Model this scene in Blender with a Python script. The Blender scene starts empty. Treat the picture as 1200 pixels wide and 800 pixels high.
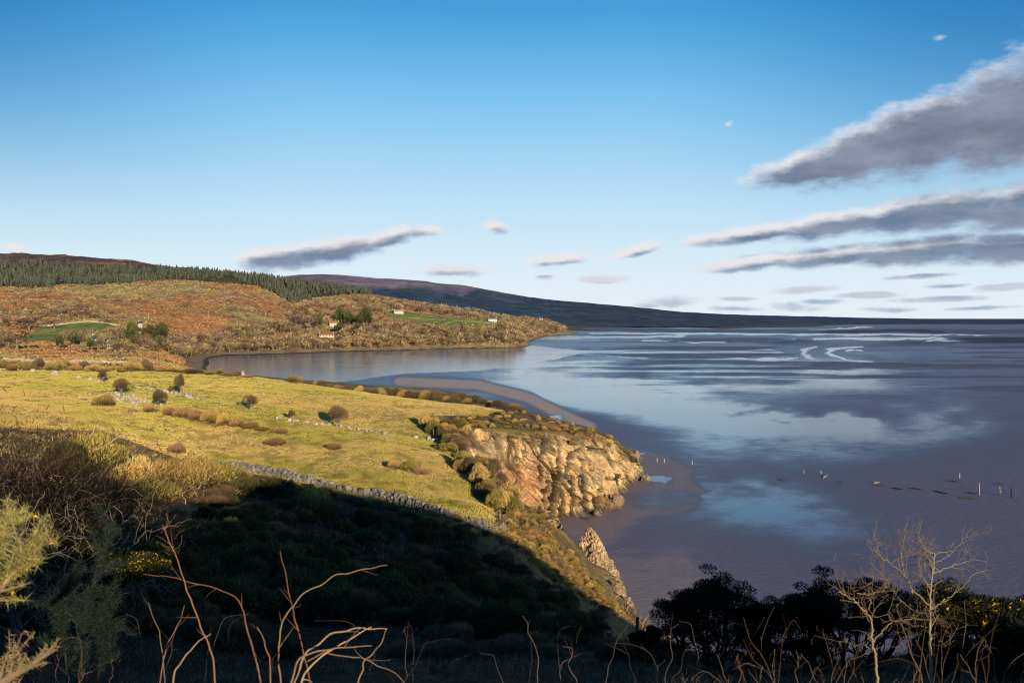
import bpy, math, random
import numpy as np

R = math.radians
rng = np.random.default_rng(11)
random.seed(5)
SC = bpy.context.scene
COL = SC.collection

# ------------------------------------------------------------------ camera numbers
CAM = np.array([0.0, 0.0, 35.0])
FPX = 1000.0            # focal length in pixels of a 1200 px wide frame (30 mm on full frame)
HZ = 373.0              # image row of the true horizon
PITCH = math.atan((400 - HZ) / FPX)
CP, SP = math.cos(PITCH), math.sin(PITCH)


def W(px, py, Y):
    """world point seen at (px,py) at forward distance Y"""
    u = (np.asarray(px, float) - 600) / FPX
    v = (400 - np.asarray(py, float)) / FPX
    dy = CP + SP * v
    dz = -SP + CP * v
    k = np.asarray(Y, float) / dy
    return np.stack(np.broadcast_arrays(u * k, np.asarray(Y, float), 35.0 + dz * k), -1)


def S(px, py, z=0.0):
    """world point seen at (px,py) lying at height z"""
    v = (400 - py) / FPX
    dy = CP + SP * v
    dz = -SP + CP * v
    k = (z - 35.0) / dz
    return np.array([(px - 600) / FPX * k, dy * k, z])


def proj(x, y, z):
    d = z - 35.0
    dep = np.maximum(CP * y - SP * d, 1e-6)
    up = SP * y + CP * d
    return 600 + FPX * x / dep, 400 - FPX * up / dep


# ------------------------------------------------------------------ noise
def _h(ix, iy, iz, seed):
    h = (ix.astype(np.int64) * 374761393 + iy.astype(np.int64) * 668265263 + iz.astype(np.int64) * 2147483647 + seed * 1274126177) & 0xFFFFFFFF
    h = ((h ^ (h >> 13)) * 1274126177) & 0xFFFFFFFF
    h = ((h ^ (h >> 16)) * 2246822519) & 0xFFFFFFFF
    return ((h ^ (h >> 15)) & 0xFFFFFF) / float(0xFFFFFF)


def vn(x, y, z=None, seed=0):
    x = np.asarray(x, float); y = np.asarray(y, float)
    z = np.zeros_like(x) if z is None else np.asarray(z, float)
    ix, iy, iz = np.floor(x), np.floor(y), np.floor(z)
    fx, fy, fz = x - ix, y - iy, z - iz
    fx, fy, fz = [f * f * (3 - 2 * f) for f in (fx, fy, fz)]
    o = 0
    for dx in (0, 1):
        for dy in (0, 1):
            for dz in (0, 1):
                w = (fx if dx else 1 - fx) * (fy if dy else 1 - fy) * (fz if dz else 1 - fz)
                if dz and not np.any(fz):
                    continue
                o = o + w * _h(ix + dx, iy + dy, iz + dz, seed)
    return o


def fbm(x, y, z=None, o=4, seed=0):
    a, s, t = 1.0, 0.0, 0.0
    f = 1.0
    for k in range(o):
        s = s + a * vn(np.asarray(x) * f, np.asarray(y) * f, None if z is None else np.asarray(z) * f, seed + k * 17)
        t += a; a *= 0.5; f *= 2.03
    return s / t


def cellid(x, y, z, seed=0, full=False):
    """blocky cellular noise: random value of the nearest feature point"""
    ix, iy, iz = np.floor(x), np.floor(y), np.floor(z)
    best = np.full(x.shape, 9.0); val = np.zeros(x.shape); sec = np.full(x.shape, 9.0); ox = np.zeros(x.shape); oy = np.zeros(x.shape)
    for dx in (-1, 0, 1):
        for dy in (-1, 0, 1):
            for dz in (-1, 0, 1):
                cx, cy, cz = ix + dx, iy + dy, iz + dz
                qx_ = cx + _h(cx, cy, cz, seed) - x; qy_ = cy + _h(cx, cy, cz, seed + 1) - y
                d = qx_ ** 2 + qy_ ** 2 + (cz + _h(cx, cy, cz, seed + 2) - z) ** 2
                v = _h(cx, cy, cz, seed + 3)
                m = d < best
                sec = np.where(m, best, np.minimum(sec, d))
                val = np.where(m, v, val); best = np.where(m, d, best); ox = np.where(m, qx_, ox); oy = np.where(m, qy_, oy)
    if full:
        return val, np.sqrt(sec) - np.sqrt(best), ox, oy
    return val, np.sqrt(sec) - np.sqrt(best)


def sst(a, b, x):
    t = np.clip((np.asarray(x, float) - a) / (b - a), 0, 1)
    return t * t * (3 - 2 * t)


def lerp(a, b, t):
    t = np.asarray(t)[..., None] if np.ndim(t) else t
    return np.asarray(a) * (1 - t) + np.asarray(b) * t


def resample(P, n):
    P = np.asarray(P, float); d = np.concatenate([[0], np.cumsum(np.linalg.norm(np.diff(P, axis=0), axis=1))])
    s = np.linspace(0, d[-1], n)
    return np.stack([np.interp(s, d, P[:, i]) for i in range(P.shape[1])], 1), s


class RBF:
    def __init__(self, P, V, e):
        self.P = np.asarray(P, float); self.e = e
        n = len(self.P)
        A = np.zeros((n + 3, n + 3))
        A[:n, :n] = self.k(self.P, self.P)
        A[:n, n] = 1; A[:n, n + 1:] = self.P
        A[n, :n] = 1; A[n + 1:, :n] = self.P.T
        b = np.zeros(n + 3); b[:n] = V
        self.w = np.linalg.lstsq(A, b, rcond=None)[0]

    def k(self, a, b):
        return np.sqrt(((a[:, None, :] - b[None]) ** 2).sum(-1) + self.e ** 2)

    def __call__(self, x, y):
        x = np.asarray(x, float); sh = x.shape
        q = np.stack([x.ravel(), np.asarray(y, float).ravel()], 1)
        out = np.empty(len(q)); n = len(self.P)
        for i in range(0, len(q), 20000):
            c = q[i:i + 20000]
            out[i:i + 20000] = self.k(c, self.P) @ self.w[:n] + self.w[n] + c @ self.w[n + 1:]
        return out.reshape(sh)


def in_poly(px, py, poly):
    px = np.asarray(px, float); py = np.asarray(py, float)
    ins = np.zeros(px.shape, bool); n = len(poly)
    for i in range(n):
        x1, y1 = poly[i]; x2, y2 = poly[(i + 1) % n]
        c = ((y1 > py) != (y2 > py)) & (px < (x2 - x1) * (py - y1) / ((y2 - y1) or 1e-9) + x1)
        ins ^= c
    return ins


def seg_dist(px, py, line, sy=1.0):
    """distance to a polyline, vertical distances scaled by sy"""
    best = np.full(np.shape(px), 1e9)
    for (x1, y1), (x2, y2) in zip(line[:-1], line[1:]):
        ax, ay = x2 - x1, (y2 - y1) * sy
        qx, qy = px - x1, (py - y1) * sy
        t = np.clip((qx * ax + qy * ay) / max(ax * ax + ay * ay, 1e-9), 0, 1)
        best = np.minimum(best, np.hypot(qx - t * ax, qy - t * ay))
    return best


# ------------------------------------------------------------------ mesh building
class MB:
    def __init__(s):
        s.v, s.c, s.f, s.n = [], [], [], 0

    def add(s, v, f, c):
        v = np.asarray(v, float).reshape(-1, 3)
        s.v.append(v)
        c = np.asarray(c, float)
        s.c.append(np.broadcast_to(c, (len(v), 3)) if c.ndim == 1 else c)
        s.f.append(np.asarray(f, np.int64) + s.n)
        s.n += len(v)
        return s

    def tube(s, pts, rad, c, k=5, cap=False):
        pts = np.asarray(pts, float); n = len(pts)
        rad = np.broadcast_to(np.asarray(rad, float), (n,))
        t = np.gradient(pts, axis=0); t /= np.linalg.norm(t, axis=1)[:, None] + 1e-9
        ref = np.array([0.3, 0.9, 0.2]) if abs(t[:, 2].mean()) > 0.8 else np.array([0, 0, 1.0])
        u = np.cross(t, ref); u /= np.linalg.norm(u, axis=1)[:, None] + 1e-9
        w = np.cross(t, u)
        a = np.arange(k) * 2 * math.pi / k
        v = pts[:, None] + rad[:, None, None] * (np.cos(a)[None, :, None] * u[:, None] + np.sin(a)[None, :, None] * w[:, None])
        i = np.arange(n - 1)[:, None] * k; j = np.arange(k)[None]
        f = np.stack([i + j, i + (j + 1) % k, i + k + (j + 1) % k, i + k + j], -1).reshape(-1, 4)
        s.add(v.reshape(-1, 3), f, c)
        if cap:
            s.f.append(np.array([[s.n - 1 - q for q in range(k)]]) if k in (3, 4) else np.array([[s.n - 1, s.n - 1 - q, s.n - 2 - q] for q in range(1, k - 1)]))
        return s

    def box(s, c0, sx, sy, sz, c, rz=0.0, jit=0.0, top=1.0):
        q = np.array([[-1, -1, 0], [1, -1, 0], [1, 1, 0], [-1, 1, 0], [-top, -top, 1], [top, -top, 1], [top, top, 1], [-top, top, 1]], float)
        q = q * [sx / 2, sy / 2, sz]
        if jit:
            q = q + rng.normal(0, jit, q.shape)
        cs, sn = math.cos(rz), math.sin(rz)
        q = np.stack([q[:, 0] * cs - q[:, 1] * sn, q[:, 0] * sn + q[:, 1] * cs, q[:, 2]], 1) + np.asarray(c0)
        s.add(q, [[3, 2, 1, 0], [4, 5, 6, 7], [0, 1, 5, 4], [1, 2, 6, 5], [2, 3, 7, 6], [3, 0, 4, 7]], c)
        return s

    def spray(s, cen, dirs, L, Wd, c):
        """thin triangles from cen along dirs"""
        cen = np.asarray(cen, float); n = len(cen)
        d = dirs / (np.linalg.norm(dirs, axis=1)[:, None] + 1e-9)
        sd = np.cross(d, rng.normal(size=(n, 3))); sd /= np.linalg.norm(sd, axis=1)[:, None] + 1e-9
        L = np.broadcast_to(np.asarray(L, float), (n,))[:, None]; Wd = np.broadcast_to(np.asarray(Wd, float), (n,))[:, None]
        v = np.stack([cen - sd * Wd / 2, cen + sd * Wd / 2, cen + d * L], 1).reshape(-1, 3)
        c = np.asarray(c, float)
        if c.ndim == 2:
            c = np.repeat(c, 3, 0)
        s.add(v, np.arange(3 * n).reshape(-1, 3), c)
        return s

    def mesh(s, name, mat, smooth=False):
        me = bpy.data.meshes.new(name)
        v = np.concatenate(s.v); c = np.concatenate(s.c)
        fl = [f for f in s.f if len(f)]
        tot = sum(len(f) for f in fl); nl = sum(f.size for f in fl)
        me.vertices.add(len(v)); me.vertices.foreach_set("co", v.astype(np.float32).ravel())
        me.loops.add(nl); me.loops.foreach_set("vertex_index", np.concatenate([f.ravel() for f in fl]).astype(np.int32))
        sizes = np.concatenate([np.full(len(f), f.shape[1]) for f in fl])
        st = np.concatenate([[0], np.cumsum(sizes)[:-1]])
        me.polygons.add(tot); me.polygons.foreach_set("loop_start", st.astype(np.int32))
        a = me.attributes.new("Col", 'FLOAT_COLOR', 'POINT')
        rgba = np.ones((len(v), 4), np.float32); rgba[:, :3] = c
        a.data.foreach_set("color", rgba.ravel())
        me.update(calc_edges=True); me.validate()
        me.polygons.foreach_set("use_smooth", np.full(len(me.polygons), bool(smooth)))
        me.materials.append(mat)
        return me

    def build(s, name, mat, parent=None, smooth=False):
        return link(name, s.mesh(name, mat, smooth), parent)


def link(name, me, parent=None):
    o = bpy.data.objects.new(name, me); COL.objects.link(o)
    if parent is not None:
        o.parent = parent
    return o


def tag(o, label=None, cat=None, group=None, kind=None):
    for k, v in (('label', label), ('category', cat), ('group', group), ('kind', kind)):
        if v:
            o[k] = v
    return o


def empty(name, loc=(0, 0, 0), rz=0.0, sc=1.0):
    o = bpy.data.objects.new(name, None); COL.objects.link(o)
    o.location = [float(q) for q in loc]; o.rotation_euler = (0, 0, rz); o.scale = (sc, sc, sc)
    return o


def dup(o, loc, rz=0.0, sc=1.0, label=None, group=None):
    c = o.copy(); COL.objects.link(c)
    c.location = [float(q) for q in loc]; c.rotation_euler = (0, 0, rz)
    c.scale = (sc, sc, sc) if np.ndim(sc) == 0 else sc
    if label: c['label'] = label
    if group: c['group'] = group
    for ch in list(o.children):
        d = ch.copy(); COL.objects.link(d); d.parent = c
        for g in ch.children:
            e = g.copy(); COL.objects.link(e); e.parent = d
    return c


def grid_faces(nr, nc):
    i = np.arange(nr - 1)[:, None] * nc; j = np.arange(nc - 1)[None]
    return np.stack([i + j, i + j + 1, i + nc + j + 1, i + nc + j], -1).reshape(-1, 4)


# ------------------------------------------------------------------ materials
class NT:
    def __init__(s, tree):
        s.t = tree

    def n(s, typ, **kw):
        nd = s.t.nodes.new(typ)
        for k, v in kw.items():
            setattr(nd, k, v)
        return nd

    def l(s, a, b):
        s.t.links.new(a, b)

    def math(s, op, a, b=None, clamp=False):
        nd = s.n('ShaderNodeMath', operation=op); nd.use_clamp = clamp
        for i, q in enumerate((a, b)):
            if q is None: continue
            if isinstance(q, (int, float)): nd.inputs[i].default_value = q
            else: s.l(q, nd.inputs[i])
        return nd.outputs[0]

    def mix(s, fac, a, b, blend='MIX'):
        nd = s.n('ShaderNodeMix', data_type='RGBA', blend_type=blend)
        for i, q in ((0, fac), (6, a), (7, b)):
            if isinstance(q, (int, float)): nd.inputs[i].default_value = q
            elif isinstance(q, (tuple, list)): nd.inputs[i].default_value = (*q, 1)
            else: s.l(q, nd.inputs[i])
        return nd.outputs[2]

    def noise(s, vec, scale, detail=4, rough=0.55):
        nd = s.n('ShaderNodeTexNoise'); nd.inputs['Scale'].default_value = scale
        nd.inputs['Detail'].default_value = detail; nd.inputs['Roughness'].default_value = rough
        if vec is not None: s.l(vec, nd.inputs['Vector'])
        return nd.outputs['Fac']

    def ramp(s, fac, a, b, va=0.0, vb=1.0):
        nd = s.n('ShaderNodeMapRange'); nd.interpolation_type = 'SMOOTHSTEP'
        s.l(fac, nd.inputs[0])
        for i, q in zip((1, 2, 3, 4), (a, b, va, vb)): nd.inputs[i].default_value = q
        return nd.outputs[0]


def new_mat(name):
    m = bpy.data.materials.new(name); m.use_nodes = True
    m.node_tree.nodes.clear()
    t = NT(m.node_tree)
    out = t.n('ShaderNodeOutputMaterial')
    return m, t, out


def ground_mat(name, scales, amp, bump, bscale, rough=0.95, spec=0.15, bdist=0.3):
    m, t, out = new_mat(name)
    at = t.n('ShaderNodeAttribute', attribute_name='Col')
    geo = t.n('ShaderNodeNewGeometry')
    col = at.outputs['Color']
    for sc, am in zip(scales, amp):
        f = t.ramp(t.noise(geo.outputs['Position'], sc), 0.25, 0.75, 1 - am, 1 + am)
        cb = t.n('ShaderNodeCombineColor')
        for i in range(3): t.l(f, cb.inputs[i])
        col = t.mix(1.0, col, cb.outputs[0], 'MULTIPLY')
    b = t.n('ShaderNodeBsdfPrincipled')
    t.l(col, b.inputs['Base Color'])
    b.inputs['Roughness'].default_value = rough
    b.inputs['Specular IOR Level'].default_value = spec
    bp = t.n('ShaderNodeBump'); bp.inputs['Strength'].default_value = bump; bp.inputs['Distance'].default_value = bdist
    t.l(t.noise(geo.outputs['Position'], bscale, 6, 0.65), bp.inputs['Height'])
    t.l(bp.outputs[0], b.inputs['Normal'])
    t.l(b.outputs[0], out.inputs[0])
    return m


def veg_mat(name, trans=0.2, var=0.25, rough=0.8):
    """leaves and twigs: vertex colour, varied from plant to plant"""
    m, t, out = new_mat(name)
    at = t.n('ShaderNodeAttribute', attribute_name='Col')
    oi = t.n('ShaderNodeObjectInfo')
    f = t.ramp(oi.outputs['Random'], 0, 1, 1 - var, 1 + var)
    cb = t.n('ShaderNodeCombineColor')
    for i in range(3): t.l(f, cb.inputs[i])
    col = t.mix(1.0, at.outputs['Color'], cb.outputs[0], 'MULTIPLY')
    b = t.n('ShaderNodeBsdfPrincipled'); t.l(col, b.inputs['Base Color'])
    b.inputs['Roughness'].default_value = rough; b.inputs['Specular IOR Level'].default_value = 0.2
    if trans:
        tr = t.n('ShaderNodeBsdfTranslucent'); t.l(col, tr.inputs['Color'])
        mx = t.n('ShaderNodeMixShader'); mx.inputs[0].default_value = trans
        t.l(b.outputs[0], mx.inputs[1]); t.l(tr.outputs[0], mx.inputs[2]); t.l(mx.outputs[0], out.inputs[0])
    else:
        t.l(b.outputs[0], out.inputs[0])
    return m


def solid_mat(name, sc=3.0, amp=0.15, rough=0.8, bump=0.3, spec=0.3):
    m, t, out = new_mat(name)
    at = t.n('ShaderNodeAttribute', attribute_name='Col')
    geo = t.n('ShaderNodeNewGeometry')
    nz = t.noise(geo.outputs['Position'], sc, 6, 0.6)
    f = t.ramp(nz, 0.3, 0.7, 1 - amp, 1 + amp)
    cb = t.n('ShaderNodeCombineColor')
    for i in range(3): t.l(f, cb.inputs[i])
    col = t.mix(1.0, at.outputs['Color'], cb.outputs[0], 'MULTIPLY')
    b = t.n('ShaderNodeBsdfPrincipled'); t.l(col, b.inputs['Base Color'])
    b.inputs['Roughness'].default_value = rough; b.inputs['Specular IOR Level'].default_value = spec
    bp = t.n('ShaderNodeBump'); bp.inputs['Strength'].default_value = bump; bp.inputs['Distance'].default_value = 0.1
    t.l(nz, bp.inputs['Height']); t.l(bp.outputs[0], b.inputs['Normal'])
    t.l(b.outputs[0], out.inputs[0])
    return m


M_NEAR = ground_mat('hillside_ground', (0.12, 0.9, 6.0), (0.18, 0.28, 0.3), 1.0, 3.0, bdist=0.8)
M_FAR = ground_mat('far_shore_ground', (0.012, 0.06, 0.3), (0.18, 0.3, 0.3), 1.0, 0.12, bdist=12.0)
M_HILL = ground_mat('distant_hill_ground', (0.003, 0.012), (0.12, 0.2), 0.6, 0.02, bdist=20.0)
M_CLIFF = ground_mat('cliff_rock', (0.35, 2.2, 9.0), (0.2, 0.3, 0.3), 1.0, 3.0, rough=0.85, spec=0.25, bdist=0.5)
M_LEAF = veg_mat('foliage', 0.18, 0.25)
M_TWIG = veg_mat('twigs', 0.0, 0.2, 0.75)
M_GRASS = veg_mat('grass', 0.1, 0.0)
M_STONE = solid_mat('stone', 4.0, 0.25, 0.9, 0.6)
M_WOOD = solid_mat('weathered_wood', 8.0, 0.25, 0.85, 0.4)
M_RENDER = solid_mat('white_render', 1.0, 0.05, 0.8, 0.05)
M_SLATE = solid_mat('roof', 1.5, 0.15, 0.7, 0.2)
M_GLASS = solid_mat('window_glass', 1.0, 0.02, 0.1, 0.0, 0.6)

# ------------------------------------------------------------------ near land
COAST = [(90, -90), (78, -40), (70, 0), (56, 30), (40, 55), (26, 75), (16.5, 92), (14.3, 102), (12.9, 110), (11.0, 117), (8.5, 121), (5, 126), (0, 133), (-1, 139),
         (3, 145), (8.2, 149.6), (13.6, 151), (18.5, 154), (20.5, 157.6), (20.5, 165), (22.5, 176), (28.6, 182), (30, 203), (31, 223), (29.6, 246), (25, 282),
         (16, 327), (7.4, 368), (-4, 412), (-18, 443), (-57, 470), (-110, 478), (-200, 560)]
base = [(9.5, 121), (6, 125), (1.5, 129.5), (-1.2, 135), (-0.3, 140.5), (3.5, 146), (8.2, 149.6), (13.6, 151), (18.0, 153.6), (20.3, 157.4), (20.0, 163), (20.8, 171), (22.5, 177.0), (28.6, 182), (30.5, 190), (30.3, 203), (31, 223), (30.5, 235)]
top = [np.array(q) for q in [(4.5, 116, 8.8), (0.0, 119, 12.4), (-4.5, 124, 14.6), (-7.5, 130, 15.5), (-8.2, 138, 15.9)]] + [W(*q) for q in [(552, 502, 147), (588, 502, 152), (612, 504, 156), (640, 507, 159), (662, 509, 162), (676, 508, 166), (688, 508, 171), (700, 509, 177), (722, 517, 185), (735, 529, 192), (737, 531, 203), (728, 526, 222), (722, 522, 234)]]
tp = np.array(top)
FOOT = [tuple(q) for q in base] + [tuple(q[:2]) for q in top[::-1]]
LANDPOLY = COAST + [(-500, 600), (-500, -90)]

NP = []
for q in [(0, 470, 110), (100, 492, 108), (150, 470, 140), (0, 445, 170), (0, 434, 200), (100, 434, 208), (200, 434, 215), (300, 442, 225), (250, 480, 135),
          (395, 497, 138), (400, 457, 205), (500, 471, 190), (580, 483, 172), (490, 500, 145), (500, 530, 118), (570, 598, 86), (300, 553, 97), (440, 582, 87),
          (230, 520, 112), (575, 624, 80), (330, 510, 122), (420, 540, 105),
          (600, 490, 165), (650, 496, 172), (690, 504, 178), (720, 515, 186), (735, 528, 192), (640, 487, 200), (690, 499, 215), (560, 498, 152),
          (540, 545, 115), (570, 585, 98), (590, 607, 92), (600, 587, 100), (642, 610, 104), (660, 630, 108), (668, 646, 111), (620, 640, 88), (650, 670, 88), (700, 692, 98),
          (600, 650, 75), (560, 660, 65), (500, 640, 66), (620, 690, 60), (680, 718, 70), (700, 732, 75), (450, 612, 76), (400, 602, 78), (350, 602, 70), (300, 592, 72),
          (250, 582, 70), (200, 602, 55), (150, 604, 45), (100, 590, 45), (50, 610, 35), (0, 580, 38), (0, 710, 15), (100, 770, 12), (200, 765, 13), (300, 785, 12),
          (400, 705, 25), (500, 705, 32), (450, 770, 14), (550, 765, 13), (600, 800, 8), (650, 765, 16), (700, 765, 20), (740, 765, 24), (600, 725, 40),
          (800, 780, 18), (900, 780, 14), (1000, 782, 12), (1100, 785, 11), (1200, 785, 10), (800, 805, 10), (1000, 808, 8), (1200, 810, 7), (-150, 560, 38), (-200, 480, 110)]:
    NP.append(W(*q))
NP += [(0, 0, 33.3), (0, 3, 32.9), (-4, 3, 32.8), (5, 3, 32.8), (-12, 8, 32.2), (-25, 15, 31.5), (-40, 30, 30), (-60, 60, 28), (-70, 100, 25.5), (-110, 100, 27), (-130, 160, 25),
       (-3, -6, 34.4), (2.6, -6, 34.7), (7, -6, 34.5), (10, -6, 34.5), (14, -6, 35.7), (18, -6, 36.2), (27, -6, 34.2), (37, -6, 30.6), (46, -6, 26.2), (55, -6, 19.5), (60, -6, 16),
       (-15, -6, 35.0), (-40, -6, 34), (-80, 0, 33), (0, -25, 36), (25, -25, 35), (45, -30, 30), (-40, -50, 38), (-100, -60, 38), (20, -60, 36),
       (7.5, 25, 21.5), (15, 25, 21), (20, 40, 11), (10, 45, 14), (10, 62, 8.5), (30, 50, 3), (25, 15, 27), (40, 15, 20), (60, 10, 8),
       (-80, 275, 11), (-40, 262, 10), (0, 235, 7), (20, 230, 4.5), (-160, 262, 18.5), (-125, 275, 14.5), (-190, 250, 21), (-220, 200, 24), (10, 260, 3), (0, 300, 2), (-60, 330, 5), (-140, 330, 14), (-40, 400, 2), (-120, 420, 5)]
NP = np.array(NP)
_near = RBF(NP[:, :2], NP[:, 2], 2.5)


def coast_dist(x, y):
    d = seg_dist(x, y, COAST)
    return np.where(in_poly(x, y, LANDPOLY), d, -d)


def znear(x, y, detail=True):
    x = np.atleast_1d(np.asarray(x, float)); y = np.atleast_1d(np.asarray(y, float))
    z = _near(x, y)
    d = coast_dist(x, y)
    beach = sst(280, 320, y)
    cap = np.where(d > 0, 1.25 * d ** 0.96, d * 0.7)
    cap = cap * (1 - beach) + np.where(d > 0, 0.10 * d + 0.3 * sst(15, 30, d) * (d - 15), d * 0.2) * beach
    near_strip = (y > 108) & (y < 245) & (x > -22) & (x < 40)
    if np.any(near_strip):
        xs, ys = x[near_strip], y[near_strip]
        db = seg_dist(xs, ys, base); dt = seg_dist(xs, ys, [tuple(q[:2]) for q in top])
        R_, _ = resample(tp, 160)
        zt = R_[np.argmin((xs[:, None] - R_[None, :, 0]) ** 2 + (ys[:, None] - R_[None, :, 1]) ** 2, 1), 2]
        foot = in_poly(xs, ys, FOOT)
        land = in_poly(xs, ys, LANDPOLY)
        c0 = cap[near_strip]
        zc = np.where(foot, zt * db / (db + dt + 1e-6) - 2.4 - 1.0 * sst(0, 1.5, dt), np.where(land & (dt < db), np.where(dt < 14, zt + 0.1 + 0.35 * dt, 99), c0))
        cap[near_strip] = zc
    z = np.minimum(z, cap)
    if detail:
        k = sst(0, 6, d)
        slope_area = 1 - sst(70, 100, y)
        z = z + sst(-2.5, -5.5, y) * ((fbm(x / 3.2, y / 9, o=4, seed=6) - 0.62) * 2.6)  # unseen crest behind the camera, roughened so its cast shadow edge is ragged
        z = z + k * ((fbm(x / 7, y / 7, o=4, seed=3) - 0.5) * (0.5 + 1.3 * slope_area * sst(8, 25, y)) + (fbm(x / 1.3, y / 1.3, o=3, seed=9) - 0.5) * 0.25)
    return z


def hit(px, py, y0=3.0, y1=330.0, fn=znear):
    Y = np.exp(np.linspace(math.log(y0), math.log(y1), 900))
    p = W(px, py, Y)
    g = fn(p[:, 0], p[:, 1])
    b = np.nonzero(p[:, 2] < g)[0]
    i = b[0] if len(b) else len(Y) - 1
    return np.array([p[i, 0], p[i, 1], g[i]])


# colour of the near land
GR_Y = np.array([0.72, 0.51, 0.16]); GR_G = np.array([0.56, 0.46, 0.10]); GR_D = np.array([0.15, 0.15, 0.045])
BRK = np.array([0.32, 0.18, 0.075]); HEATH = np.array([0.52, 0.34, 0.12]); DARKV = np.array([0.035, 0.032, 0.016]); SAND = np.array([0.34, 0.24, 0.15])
FIELD = [(-300, 500), (0, 500), (120, 505), (230, 545), (300, 556), (440, 588), (575, 630), (588, 622), (560, 560), (520, 522), (488, 500), (500, 487), (560, 487), (590, 481),
         (540, 470), (400, 456), (300, 441), (200, 432), (0, 430), (-300, 430)]


def near_color(x, y, z):
    px, py = proj(x, y, z)
    n1 = fbm(x / 14, y / 14, o=4, seed=21); n2 = fbm(x / 3.5, y / 3.5, o=3, seed=22); n3 = fbm(x / 0.9, y / 0.9, o=2, seed=23)
    yel = lerp(GR_Y, GR_G, sst(0.42, 0.62, n1 + 0.25 * (n2 - 0.5)))
    green_up = sst(150, 185, y) * (1 - sst(250, 420, px)) * 0.75 + sst(20, 4, np.abs(py - 514 + (500 - px) * -0.21)) * 0.3 * (px > 380)
    yel = lerp(yel, GR_G * 1.1, np.clip(green_up, 0, 1))
    tus = np.clip(sst(0.55, 0.72, n2) * sst(480, 520, py) * 0.5 + sst(0.6, 0.8, n3) * 0.35, 0, 1)
    yel = lerp(yel, GR_D, tus * 0.30)
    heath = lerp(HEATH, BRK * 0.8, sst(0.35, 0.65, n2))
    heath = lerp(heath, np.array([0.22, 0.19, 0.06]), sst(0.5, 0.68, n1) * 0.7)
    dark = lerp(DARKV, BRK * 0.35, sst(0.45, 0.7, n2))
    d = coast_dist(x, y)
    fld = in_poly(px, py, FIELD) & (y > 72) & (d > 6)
    c = np.where(fld[:, None], yel, np.where(((y > 84) | (x > -3) & (y > 70) | (x < -0.33 * y) & (y > 42))[:, None], heath, dark))  # shaded slope gets a darker ground colour than the sunlit heath
    farland = (y > 240) & (~fld)
    c = np.where(farland[:, None], lerp(heath, GR_G, sst(0.5, 0.6, n1)), c)
    rocky = sst(6, 0, d) * (y > 95) * (y < 240)
    c = lerp(c, np.array([0.33, 0.235, 0.14]), rocky * 0.75)
    bch = sst(24, 12, d) * (y > 240)
    c = lerp(c, SAND, bch)
    return c


def axis(segs):
    out = []
    for a, b, st in segs:
        out.append(np.arange(a, b, st))
    return np.concatenate(out + [[segs[-1][1]]])


gx = axis([(-210, -60, 2.0), (-60, -12, 0.8), (-12, 34, 0.4), (34, 92, 1.6)])
gy = axis([(-80, -10, 2.5), (-10, 3, 0.6), (3, 40, 0.35), (40, 100, 0.6), (100, 230, 0.75), (230, 345, 2.0), (345, 480, 4.0)])
X, Y = np.meshgrid(gx, gy)
Z = znear(X, Y)
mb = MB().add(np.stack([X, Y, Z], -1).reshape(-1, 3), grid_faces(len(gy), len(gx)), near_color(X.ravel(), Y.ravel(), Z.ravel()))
tag(mb.build('hillside_terrain', M_NEAR, smooth=True), kind='structure')

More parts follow.
